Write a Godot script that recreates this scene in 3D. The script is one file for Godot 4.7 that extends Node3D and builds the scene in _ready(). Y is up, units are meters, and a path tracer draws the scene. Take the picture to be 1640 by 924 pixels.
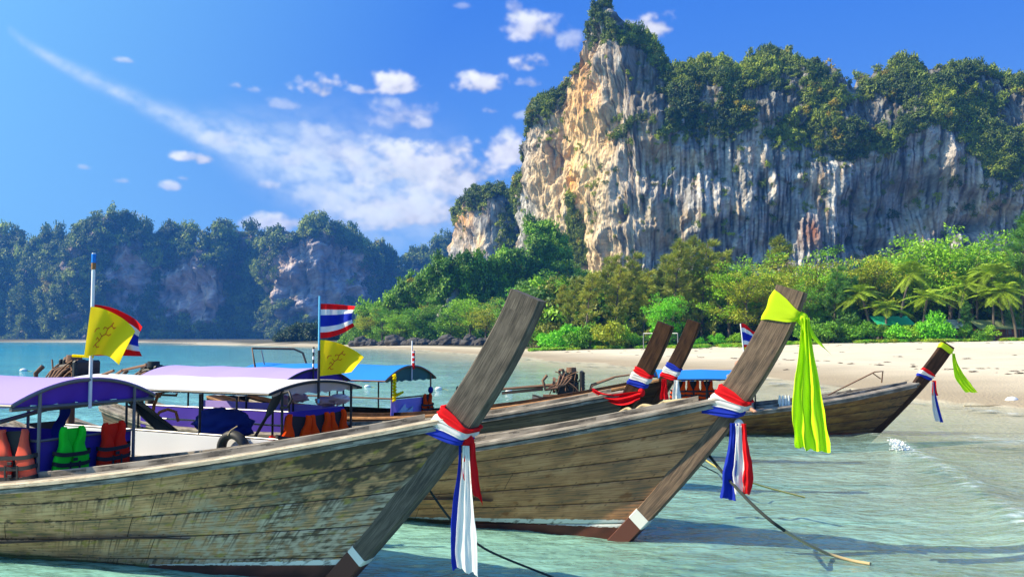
extends Node3D
# Longtail boats moored off a sandy bay below limestone cliffs. x right, y up, -z away from the camera, metres, sea level y = 0.

const EYE := 1.9
const FOCAL := 1420.0          # focal length in pixels of the 1640 x 924 photograph
const SKYLINE := 543.0         # row of the horizon
const ORD := ["first", "second", "third", "fourth", "fifth", "sixth", "seventh", "eighth", "ninth", "tenth", "eleventh", "twelfth", "thirteenth", "fourteenth", "fifteenth", "sixteenth", "seventeenth", "eighteenth", "nineteenth", "twentieth", "twenty-first", "twenty-second", "twenty-third", "twenty-fourth"]

var rng := RandomNumberGenerator.new()
var M := {}
var used := {}
var clumps: Array[Mesh] = []

# ---------------------------------------------------------------- small helpers
func rnd(a: float, b: float) -> float:
	return rng.randf_range(a, b)

func noise(sd: int, freq: float, oct := 4) -> FastNoiseLite:
	var n := FastNoiseLite.new()
	n.seed = sd
	n.noise_type = FastNoiseLite.TYPE_SIMPLEX_SMOOTH
	n.frequency = freq
	n.fractal_octaves = oct
	return n

func at(px: float, py: float, d: float) -> Vector3:
	var p := atan((SKYLINE - 462.0) / FOCAL)
	var cy := (462.0 - py) / FOCAL
	var k := d / (cos(p) - cy * sin(p))
	return Vector3((px - 820.0) / FOCAL * k, EYE + (cy * cos(p) + sin(p)) * k, -d)

func on_sea(px: float, py: float) -> Vector3:
	return at(px, py, EYE * FOCAL / (py - SKYLINE)) * Vector3(1, 0, 1)

func numbered(called: String) -> String:
	var n: int = used.get(called, 0)
	used[called] = n + 1
	return called if n == 0 else "%s_%03d" % [called, n]

func tag(o: Node3D, label: String, category: String, group := "") -> Node3D:
	o.set_meta("label", label)
	o.set_meta("category", category)
	if group: o.set_meta("group", group)
	return o

func thing(called: String, label: String, category: String, pos := Vector3.ZERO, turn := 0.0, group := "") -> Node3D:
	var o := Node3D.new()
	o.name = numbered(called)
	add_child(o, true)
	o.position = pos
	o.rotation.y = turn
	return tag(o, label, category, group)

func part(called: String, mesh: Mesh, mat: Material, parent: Node = null) -> MeshInstance3D:
	var o := MeshInstance3D.new()
	if parent == null: parent = self
	o.name = numbered(called) if parent == self else called
	o.mesh = mesh
	o.material_override = mat
	parent.add_child(o, true)
	return o

func setting(called: String, mesh: Mesh, mat: Material, kind := "structure") -> MeshInstance3D:
	var o := part(called, mesh, mat)
	o.set_meta("kind", kind)
	return o

func scatter(called: String, mesh: Mesh, mat: Material, spots: Array, tints: Array, parent: Node = null) -> MultiMeshInstance3D:
	var mm := MultiMesh.new()
	mm.transform_format = MultiMesh.TRANSFORM_3D
	mm.use_colors = true
	mm.mesh = mesh
	mm.instance_count = spots.size()
	for i in spots.size():
		mm.set_instance_transform(i, spots[i])
		mm.set_instance_color(i, tints[i])
	var o := MultiMeshInstance3D.new()
	if parent == null: parent = self
	o.name = numbered(called) if parent == self else called
	o.multimesh = mm
	o.material_override = mat
	parent.add_child(o, true)
	o.set_meta("kind", "stuff")
	return o

# A collector of triangles: positions, uvs, colours; smooth normals are computed where asked for.
class Bag:
	var v := PackedVector3Array()
	var uv := PackedVector2Array()
	var c := PackedColorArray()
	var f := PackedInt32Array()
	var col := Color.WHITE

	func vert(p: Vector3, t := Vector2.ZERO) -> int:
		v.append(p); uv.append(t); c.append(col)
		return v.size() - 1

	func tri(a: int, b: int, d: int) -> void:
		f.append(a); f.append(b); f.append(d)

	func quad(a: int, b: int, d: int, e: int) -> void:
		tri(a, b, d); tri(a, d, e)

	func mesh(smooth := true) -> ArrayMesh:
		var arr := []
		arr.resize(Mesh.ARRAY_MAX)
		arr[Mesh.ARRAY_VERTEX] = v
		arr[Mesh.ARRAY_TEX_UV] = uv
		arr[Mesh.ARRAY_COLOR] = c
		arr[Mesh.ARRAY_INDEX] = f
		if smooth:
			var n := PackedVector3Array()
			n.resize(v.size())
			for k in range(0, f.size(), 3):
				var a := f[k]; var b := f[k + 1]; var d := f[k + 2]
				var g := (v[d] - v[a]).cross(v[b] - v[a])
				n[a] += g; n[b] += g; n[d] += g
			for k in n.size():
				n[k] = n[k].normalized() if n[k].length_squared() > 1e-20 else Vector3.UP
			arr[Mesh.ARRAY_NORMAL] = n
		var m := ArrayMesh.new()
		m.add_surface_from_arrays(Mesh.PRIMITIVE_TRIANGLES, arr)
		return m

	# nu x nv grid of points that p(u, v) gives as [position, uv] or as a position
	func grid(nu: int, nv: int, p: Callable, flip := false) -> void:
		var s := v.size()
		for j in nv:
			for i in nu:
				var r = p.call(float(i) / (nu - 1), float(j) / (nv - 1))
				if r is Array: vert(r[0], r[1])
				else: vert(r, Vector2(float(i) / (nu - 1), float(j) / (nv - 1)))
		for j in nv - 1:
			for i in nu - 1:
				var a := s + j * nu + i
				if flip: quad(a, a + 1, a + nu + 1, a + nu)
				else: quad(a, a + nu, a + nu + 1, a + 1)

	# box of eight corners with its own faces (hard edges), chamfered by c
	func box(t: Transform3D, size: Vector3, ch := 0.0) -> void:
		var h := size / 2
		for ax in 3:
			for sg in [-1.0, 1.0]:
				var u := (ax + 1) % 3
				var w := (ax + 2) % 3
				var q := []
				for k in [[-1, -1], [1, -1], [1, 1], [-1, 1]]:
					var p := Vector3.ZERO
					p[ax] = sg * h[ax]
					p[u] = k[0] * (h[u] - ch)
					p[w] = k[1] * (h[w] - ch)
					q.append(vert(t * p, Vector2(p[u], p[w])))
				if sg < 0: quad(q[0], q[1], q[2], q[3])
				else: quad(q[3], q[2], q[1], q[0])
		if ch > 0:
			for ax in 3:
				var u := (ax + 1) % 3
				var w := (ax + 2) % 3
				for su in [-1.0, 1.0]:
					for sw in [-1.0, 1.0]:
						var q := []
						for k in [[-1, 0], [1, 0], [1, 1], [-1, 1]]:
							var p := Vector3.ZERO
							p[ax] = k[0] * (h[ax] - ch)
							p[u] = su * (h[u] - (ch if k[1] == 1 else 0.0))
							p[w] = sw * (h[w] - (0.0 if k[1] == 1 else ch))
							q.append(vert(t * p, Vector2(p[ax], p[u])))
						if su * sw > 0: quad(q[0], q[1], q[2], q[3])
						else: quad(q[3], q[2], q[1], q[0])

	func bar(a: Vector3, b: Vector3, w: float, h: float, ch := 0.0) -> void:
		var z := (b - a).normalized()
		var x := (Vector3.UP if absf(z.y) < 0.95 else Vector3.RIGHT).cross(z).normalized()
		box(Transform3D(Basis(x, z.cross(x), z), (a + b) / 2), Vector3(w, h, (b - a).length()), ch)

	func tube(p: Array, r0: float, r1 := -1.0, sides := 8, cap := true) -> void:
		if r1 < 0: r1 = r0
		var s := v.size()
		var n := p.size()
		var x := Vector3.ZERO
		for k in n:
			var z: Vector3 = ((p[mini(k + 1, n - 1)] as Vector3) - (p[maxi(k - 1, 0)] as Vector3)).normalized()
			if x == Vector3.ZERO: x = (Vector3.UP if absf(z.y) < 0.9 else Vector3.RIGHT).cross(z).normalized()
			x = (x - z * x.dot(z)).normalized()
			var y := z.cross(x)
			var r := lerpf(r0, r1, float(k) / maxi(n - 1, 1))
			for i in sides + 1:
				var a := TAU * i / sides
				vert((p[k] as Vector3) + (x * cos(a) + y * sin(a)) * r, Vector2(float(i) / sides, float(k) / maxi(n - 1, 1)))
		for k in n - 1:
			for i in sides:
				var a := s + k * (sides + 1) + i
				quad(a, a + 1, a + sides + 2, a + sides + 1)
		if cap:
			for e in 2:
				var k := 0 if e == 0 else n - 1
				var m := vert(p[k])
				var ring := []
				for i in sides: ring.append(vert(v[s + k * (sides + 1) + i]))
				for i in sides:
					if e == 0: tri(m, ring[(i + 1) % sides], ring[i])
					else: tri(m, ring[i], ring[(i + 1) % sides])

	func ball(t: Transform3D, nu := 10, nv := 7) -> void:
		grid(nu + 1, nv, func(u, w): return t * Vector3(sin(PI * w) * cos(TAU * u), cos(PI * w), sin(PI * w) * sin(TAU * u)), true)

	# lens-shaped leaf of two triangles from p along d, width w across s
	func leaf(p: Vector3, d: Vector3, s: Vector3, w: float) -> void:
		var a := vert(p)
		var b := vert(p + d * 0.5 + s * w)
		var e := vert(p + d)
		var g := vert(p + d * 0.5 - s * w)
		quad(a, b, e, g)

func arc_points(a: Vector3, b: Vector3, sag: float, n := 12) -> Array:
	var r := []
	for k in n + 1:
		var t := float(k) / n
		r.append(a.lerp(b, t) + Vector3.DOWN * sag * 4 * t * (1 - t))
	return r

func rand_dir() -> Vector3:
	var y := rnd(-1, 1)
	var a := rnd(0, TAU)
	return Vector3(cos(a) * sqrt(1 - y * y), y, sin(a) * sqrt(1 - y * y))

func lin(r: float, g: float, b: float) -> Color:
	return Color(r, g, b).linear_to_srgb()

func plain(r: float, g: float, b: float, rough := 0.8, metal := 0.0) -> StandardMaterial3D:
	var m := StandardMaterial3D.new()
	m.albedo_color = lin(r, g, b)
	m.roughness = rough
	m.metallic = metal
	m.cull_mode = BaseMaterial3D.CULL_DISABLED
	return m

func vcol(rough := 0.85, back := Color.BLACK) -> StandardMaterial3D:
	var m := plain(1, 1, 1, rough)
	m.vertex_color_use_as_albedo = true
	if back != Color.BLACK:
		m.backlight_enabled = true
		m.backlight = back
	return m

func cloth(r: float, g: float, b: float, thin := 0.0) -> StandardMaterial3D:
	var m := plain(r, g, b, 0.9)
	m.metallic_specular = 0.2
	if thin > 0:
		m.backlight_enabled = true
		m.backlight = (Color(r, g, b) * (thin / maxf(r, maxf(g, b)))).linear_to_srgb()
	return m

func bump_tex(sd: int, freq: float, oct := 4, size := 512) -> NoiseTexture2D:
	var t := NoiseTexture2D.new()
	t.width = size
	t.height = size
	t.seamless = true
	t.noise = noise(sd, freq, oct)
	return t

func ramp_tex(sd: int, freq: float, a: Color, b: Color, size := 256, oct := 4) -> NoiseTexture2D:
	var t := bump_tex(sd, freq, oct, size)
	var g := Gradient.new()
	g.set_color(0, a)
	g.set_color(1, b)
	t.color_ramp = g
	return t

func relief(m: StandardMaterial3D, tex: Texture2D, cm: float, scale: Vector3) -> StandardMaterial3D:
	m.uv1_triplanar = true
	m.uv1_world_triplanar = true
	m.uv1_scale = scale
	m.heightmap_enabled = true
	m.heightmap_texture = tex
	m.heightmap_scale = cm
	return m

# values of a noise as floats 0..1 on a w x h raster, cheap to look up
func raster(sd: int, freq: float, w: int, h: int, oct := 4) -> PackedByteArray:
	return noise(sd, freq, oct).get_image(w, h, false, false, true).get_data()

# ---------------------------------------------------------------- sky: air and clouds by direction
const SUN_ELEV := 40.0
const SUN_SIDE := -4.0         # degrees that the sun stands beyond square left (negative: on the camera's side)

func sun_dir() -> Vector3:
	var e := deg_to_rad(SUN_ELEV)
	var a := deg_to_rad(SUN_SIDE)
	return Vector3(-cos(e) * cos(a), sin(e), -cos(e) * sin(a))

func air(dir: Vector3) -> Color:
	var y := maxf(dir.y, 0.0)
	var c := Color(0.015, 0.104, 0.463).lerp(Color(0.19, 0.40, 0.63), pow(1.0 - y, 5.0))
	var near := clampf((dir.dot(sun_dir()) - 0.22) / 0.78, 0, 1)
	c = c.lerp(Color(0.20, 0.50, 0.70), clampf(1.6 * pow(near, 1.15) * (0.75 + 0.6 * pow(1.0 - y, 4.0)), 0, 0.95))
	c += Color(1.0, 0.95, 0.85) * (1.0 * pow(near, 10.0))
	return c

func make_sky() -> PanoramaSkyMaterial:
	var w := 4096
	var h := 2048
	var small := Image.create(512, 256, false, Image.FORMAT_RGBAF)
	for j in 256:
		for i in 512:
			var az := TAU * (i + 0.5) / 512
			var el := PI / 2 - PI * (j + 0.5) / 256
			small.set_pixel(i, j, air(Vector3(sin(az) * cos(el), sin(el), -cos(az) * cos(el))))
	small.resize(w, h, Image.INTERPOLATE_BILINEAR)
	var px := small.get_data().to_float32_array()
	var soft := noise(11, 1.0, 5)
	var fine := noise(12, 1.0, 5)
	# puffs: column, row in the photograph, half width, half height, density
	var puffs := [[850, 44, 46, 24, 0.9], [846, 100, 32, 13, 1.0], [844, 131, 18, 9, 0.6], [763, 136, 42, 21, 1.0], [508, 138, 32, 20, 1.0], [628, 133, 34, 20, 1.1], [576, 143, 24, 7, 0.7],
		[640, 185, 50, 24, 0.55], [668, 196, 26, 10, 0.6], [782, 176, 14, 7, 0.6], [1032, 40, 38, 26, 1.1], [915, 68, 20, 26, 0.5], [194, 95, 14, 4, 0.5], [376, 136, 13, 5, 0.6], [398, 143, 12, 5, 0.35],
		[270, 297, 13, 8, 0.7], [132, 267, 10, 4, 0.5], [194, 289, 9, 4, 0.5], [292, 284, 8, 4, 0.5], [216, 344, 7, 4, 0.5], [312, 252, 28, 10, 0.9], [345, 228, 28, 16, 0.6], [420, 297, 28, 11, 0.7], [445, 166, 26, 9, 0.4],
		[690, 278, 100, 46, 1.3], [655, 348, 96, 30, 1.1], [615, 270, 70, 40, 0.75], [560, 330, 90, 40, 0.4], [520, 240, 70, 36, 0.45], [640, 330, 110, 34, 0.55], [740, 290, 44, 20, 0.8], [812, 240, 44, 28, 1.1], [716, 236, 44, 16, 0.6], [720, 300, 50, 28, 0.9], [445, 356, 62, 15, 0.85], [600, 355, 60, 20, 0.6], [690, 360, 36, 16, 0.7],
		[560, 250, 60, 26, 0.35], [822, 8, 12, 14, 0.4], [470, 258, 34, 14, 0.4], [850, 185, 20, 8, 0.45], [740, 8, 16, 5, 0.3]]
	var list := []
	for b in puffs:
		var d := at(b[0], b[1], 1000.0) - Vector3(0, EYE, 0)
		list.append([atan2(d.x, -d.z), atan2(d.y, Vector2(d.x, d.z).length()), b[2] / FOCAL, b[3] / FOCAL, b[4]])
	rng.seed = 5
	for k in 90:            # the same fair-weather puffs all round, outside the frame
		var az := rnd(0.75, TAU - 0.75)
		var s := rnd(0.4, 1.9)
		list.append([az, rnd(0.05, 0.55), 0.03 * s, 0.014 * s, rnd(0.4, 1.1)])
	for b in list:
		var reach := 1.7
		var cx: float = b[0] / TAU * w
		var cy: float = (0.5 - b[1] / PI) * h
		var rx: float = b[2] / cos(b[1]) / TAU * w
		var ry: float = b[3] / PI * h
		for j in range(maxi(0, int(cy - ry * reach)), mini(h / 2, int(cy + ry * reach) + 1)):
			for i in range(int(cx - rx * reach), int(cx + rx * reach) + 1):
				var u := (i - cx) / rx
				var q := (j - cy) / ry
				var flat := q * (1.5 if q > 0 else 1.0)
				var r := u * u + flat * flat
				if r > 2.6: continue
				var n := soft.get_noise_2d(i * 0.028, j * 0.042) * 1.35 + fine.get_noise_2d(i * 0.09, j * 0.12) * 0.5
				var a := clampf((1.08 - r * 0.75 + n * (1.15 if b[2] < 0.03 else 0.85)) * (0.8 if b[2] < 0.045 else 1.0), 0, 1)
				a = a * a * (3 - 2 * a) * minf(1.0, b[4])
				if a <= 0.002: continue
				var lit := clampf(0.80 - 0.16 * q + 0.25 * n - 0.10 * u, 0.5, 1.05)
				var o := (j * w + posmod(i, w)) * 4
				px[o] = lerpf(px[o], 0.57 * lit, a)
				px[o + 1] = lerpf(px[o + 1], 0.585 * lit, a)
				px[o + 2] = lerpf(px[o + 2], 0.61 * minf(1.0, lit + 0.1), a)
	# the long cirrus streak that spreads into a thin veil above the far ridge
	var knots := [[10, 48, 7, 0.06], [45, 76, 8, 0.38], [140, 126, 11, 0.40], [240, 174, 14, 0.42], [300, 202, 20, 0.5], [360, 226, 36, 0.58], [430, 250, 56, 0.6], [510, 280, 78, 0.6], [600, 305, 92, 0.55], [680, 325, 90, 0.4], [770, 330, 80, 0.0]]
	for k in knots.size() - 1:
		for side in 1:
			var A: Array = knots[k]
			var B: Array = knots[k + 1]
			var wide: float = maxf(A[2], B[2]) * 2.2
			for X in range(A[0], B[0]):
				var t: float = float(X - A[0]) / (B[0] - A[0])
				var mid := lerpf(A[1], B[1], t)
				var hw := lerpf(A[2], B[2], t)
				var den := lerpf(A[3], B[3], t)
				for Y in range(int(mid - wide), int(mid + wide)):
					var q := (Y - mid) / hw
					var a := den * exp(-q * q * (1.4 if q > 0 else 1.1)) * clampf(0.85 + 0.9 * soft.get_noise_2d(X * 0.012 + Y * 0.01, Y * 0.028 - X * 0.012) + 0.25 * fine.get_noise_2d(X * 0.06, Y * 0.09), 0, 1.3)
					if a < 0.004: continue
					var d := at(X, Y, 1000.0) - Vector3(0, EYE, 0)
					var i := posmod(int(atan2(d.x, -d.z) / TAU * w), w)
					var j := int((0.5 - atan2(d.y, Vector2(d.x, d.z).length()) / PI) * h)
					veil[Vector2i(i, j)] = maxf(veil.get(Vector2i(i, j), 0.0), a)
	for key in veil:
		var o: int = (key.y * w + key.x) * 4
		var a: float = minf(veil[key] * 1.15, 0.85)
		px[o] = lerpf(px[o], 0.47, a)
		px[o + 1] = lerpf(px[o + 1], 0.54, a)
		px[o + 2] = lerpf(px[o + 2], 0.62, a)
	var m := PanoramaSkyMaterial.new()
	m.panorama = ImageTexture.create_from_image(Image.create_from_data(w, h, false, Image.FORMAT_RGBAF, px.to_byte_array()))
	return m

var veil := {}

func make_world() -> void:
	var cam := Camera3D.new()
	cam.name = "camera"
	add_child(cam)
	cam.position = Vector3(0, EYE, 0)
	cam.rotation.x = atan((SKYLINE - 462.0) / FOCAL)
	cam.fov = rad_to_deg(2 * atan(462.0 / FOCAL))
	cam.near = 0.1
	cam.far = 12000
	cam.current = true
	var e := Environment.new()
	e.background_mode = Environment.BG_SKY
	e.sky = Sky.new()
	e.sky.sky_material = make_sky()
	e.tonemap_mode = Environment.TONE_MAPPER_LINEAR
	e.tonemap_exposure = 1.75
	e.sdfgi_enabled = true
	e.ssao_enabled = true
	e.ssil_enabled = true
	e.fog_enabled = true
	e.fog_density = 0.00030
	e.fog_light_color = Color(0.32, 0.62, 1.0)
	var we := WorldEnvironment.new()
	we.name = "world_environment"
	we.environment = e
	add_child(we)
	var sun := DirectionalLight3D.new()
	sun.name = "sun"
	add_child(sun)
	sun.look_at_from_position(Vector3.ZERO, -sun_dir())
	sun.light_energy = 1.6
	sun.light_color = Color(1.0, 0.93, 0.80)
	sun.light_angular_distance = 0.5
	sun.shadow_enabled = true

# ---------------------------------------------------------------- shore, sea bed, sea
const SHORE := [[0.0, 15.5], [20.0, 14.6], [25.0, 13.6], [29.0, 12.2], [36.0, 13.4], [47.0, 12.6], [57.0, 9.8], [93.0, 0.5], [142.0, -12.0], [200.0, -36.0], [240.0, -62.0], [270.0, -74.0], [285.0, -100.0], [330.0, -118.0], [400.0, -140.0], [520.0, -230.0], [560.0, -460.0], [900.0, -900.0]]

var n_shore: FastNoiseLite
var n_sand: FastNoiseLite

func shore_x(d: float) -> float:
	for k in SHORE.size() - 1:
		if d < SHORE[k + 1][0]:
			return lerpf(SHORE[k][1], SHORE[k + 1][1], smoothstep(0, 1, (d - SHORE[k][0]) / (SHORE[k + 1][0] - SHORE[k][0])) * 0.4 + 0.6 * (d - SHORE[k][0]) / (SHORE[k + 1][0] - SHORE[k][0]))
	return -900.0

# metres inland of the water's edge (negative at sea)
func inland(x: float, d: float) -> float:
	return (x - shore_x(d)) * 0.95 + n_shore.get_noise_2d(x * 2.0, d * 2.0) * minf(2.2, 0.4 + d * 0.02)

func ground_y(x: float, d: float) -> float:
	var s := inland(x, d)
	var y: float
	if s > 0:
		y = 0.95 * (1.0 - exp(-s / 14.0)) + 0.012 * minf(s, 60.0) * clampf((s - 20) / 20.0, 0, 1)
	else:
		y = maxf(-3.5, 0.040 * s)
	return y + n_sand.get_noise_2d(x, d) * 0.05

func make_ground() -> void:
	n_shore = noise(21, 0.02, 3)
	n_sand = noise(22, 0.12, 4)
	var grain := noise(23, 0.35, 3)
	var b := Bag.new()
	var xs := []
	var x := -900.0
	while x < 1100.0:
		xs.append(x)
		x += clampf((absf(x - 18.0) - 25.0) * 0.06, 0.45, 40.0)
	var ds := []
	var d := -30.0
	while d < 1600.0:
		ds.append(d)
		d += clampf((d - 60.0) * 0.03, 0.5, 40.0)
	for dd in ds:
		for xx in xs:
			var s := inland(xx, dd)
			var y := ground_y(xx, dd)
			var dry := clampf((s - 2.0) / 7.0, 0, 1)
			var c := Color(0.33, 0.265, 0.175).lerp(Color(0.60, 0.52, 0.385), dry)
			c = c.lerp(Color(0.66, 0.595, 0.47), clampf((s - 30) / 20.0, 0, 1) * 0.6)
			if s < 0: c = Color(0.50, 0.45, 0.32)
			c = c * (1.0 + 0.10 * grain.get_noise_2d(xx, dd) + 0.10 * n_sand.get_noise_2d(xx * 0.5 + 50, dd))
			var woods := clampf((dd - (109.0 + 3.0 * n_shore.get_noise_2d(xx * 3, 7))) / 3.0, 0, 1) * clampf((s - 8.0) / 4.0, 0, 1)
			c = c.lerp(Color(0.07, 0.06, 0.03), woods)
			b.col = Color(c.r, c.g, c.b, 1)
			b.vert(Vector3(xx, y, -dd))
	var n := xs.size()
	for j in ds.size() - 1:
		for i in n - 1:
			b.quad(j * n + i, j * n + n + i, j * n + n + i + 1, j * n + i + 1)
	var m := relief(vcol(0.95), bump_tex(24, 0.02), 3.0, Vector3.ONE * 0.7)
	setting("beach_ground", b.mesh(), m)

func wave(x: float, z: float, n1: FastNoiseLite, n2: FastNoiseLite) -> float:
	return n1.get_noise_2d(x * 0.8 + z * 0.15, z * 1.5) * 0.022 + n2.get_noise_2d(x * 0.7, z * 1.6) * 0.009

# the little wave that runs in past the bow of the beach boat
const CREST := [[1400, 697], [1440, 712], [1480, 735], [1520, 755], [1565, 785], [1610, 812], [1660, 850], [1720, 890]]

func make_water() -> void:
	var n1 := noise(31, 0.9, 3)
	var n2 := noise(32, 3.2, 2)
	var n3 := noise(33, 0.35, 4)
	var n4 := noise(34, 0.9, 4)
	var crest := []
	for k in CREST: crest.append(on_sea(k[0], k[1]))
	var b := Bag.new()
	var xs := []
	var x := -1500.0
	while x < 1500.0:
		xs.append(x)
		x += clampf((absf(x - 2.0) - 8.0) * 0.03, 0.09, 60.0)
	var ds := []
	var d := -40.0
	while d < 3000.0:
		ds.append(d)
		d += clampf((d - 15.0) * 0.02, 0.075, 60.0) if d > 3.0 else 1.5
	for dd in ds:
		for xx in xs:
			var s := inland(xx, dd)
			var far := clampf((dd - 60.0) / 60.0, 0, 1)
			var y := wave(xx, dd, n1, n2) * (1.0 - far)
			var foam := 0.0
			if xx > 4 and dd < 22 and dd > 4:
				var near := 99.0
				for k in crest.size() - 1:
					var q := Geometry3D.get_closest_point_to_segment(Vector3(xx, 0, -dd), crest[k], crest[k + 1])
					near = minf(near, q.distance_to(Vector3(xx, 0, -dd)))
				y += 0.07 * exp(-near * near * 9.0)
				foam = exp(-near * near * 60.0) * clampf(n4.get_noise_2d(xx * 2, dd * 4) * 2.5, 0, 1) * 0.7
				var wash := exp(-pow((Vector2(xx, dd) - Vector2(10.2, 16.6)).dot(Vector2(0.35, 0.94)) / 0.7, 2)) * clampf((xx - 8.0) / 2.0, 0, 1)
				foam = maxf(foam, wash * clampf(0.35 + n4.get_noise_2d(xx * 1.2, dd * 3.0) * 2.0, 0, 0.8))
			var depth := maxf(0.0, -ground_y(xx, dd))
			if s > -6:
				y = lerpf(y * 0.4, y, clampf(-s / 6, 0, 1))
				var lap := exp(-pow((s + 1.2 + n3.get_noise_2d(xx, dd) * 1.5) / 0.5, 2))
				foam = maxf(foam, lap * clampf(0.1 + n4.get_noise_2d(xx, dd * 2) * 2.0, 0, 0.75))
			var pat := n3.get_noise_2d(xx * 0.5, dd * 0.8) + 0.7 * n4.get_noise_2d(xx * 0.35, dd * 1.3)
			var c := Color(0.46, 0.48, 0.36).lerp(Color(0.25, 0.46, 0.38), clampf(depth / 0.45, 0, 1))
			c = c.lerp(Color(0.12, 0.41, 0.41), clampf((depth - 0.4) / 0.9, 0, 1))
			c = c.lerp(Color(0.018, 0.40, 0.54), clampf((depth - 1.0) / 1.6, 0, 1))
			c = c * (1.0 + pat * 0.42)
			c = c.lerp(Color(0.8, 0.84, 0.85), foam)
			b.col = Color(c.r, c.g, c.b, clampf(0.18 + depth / 0.8 + foam, 0.0, 1.0))
			b.vert(Vector3(xx, y, -dd))
	var n := xs.size()
	for j in ds.size() - 1:
		for i in n - 1:
			b.quad(j * n + i, j * n + n + i, j * n + n + i + 1, j * n + i + 1)
	var m := vcol(0.06)
	m.transparency = BaseMaterial3D.TRANSPARENCY_ALPHA
	m.albedo_texture = ramp_tex(35, 0.02, Color(0.9, 0.9, 0.9), Color(1, 1, 1))
	relief(m, bump_tex(36, 0.010, 4), 4.0, Vector3(0.42, 1, 0.85))
	m.metallic_specular = 0.5
	setting("sea_water", b.mesh(), m)

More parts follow.
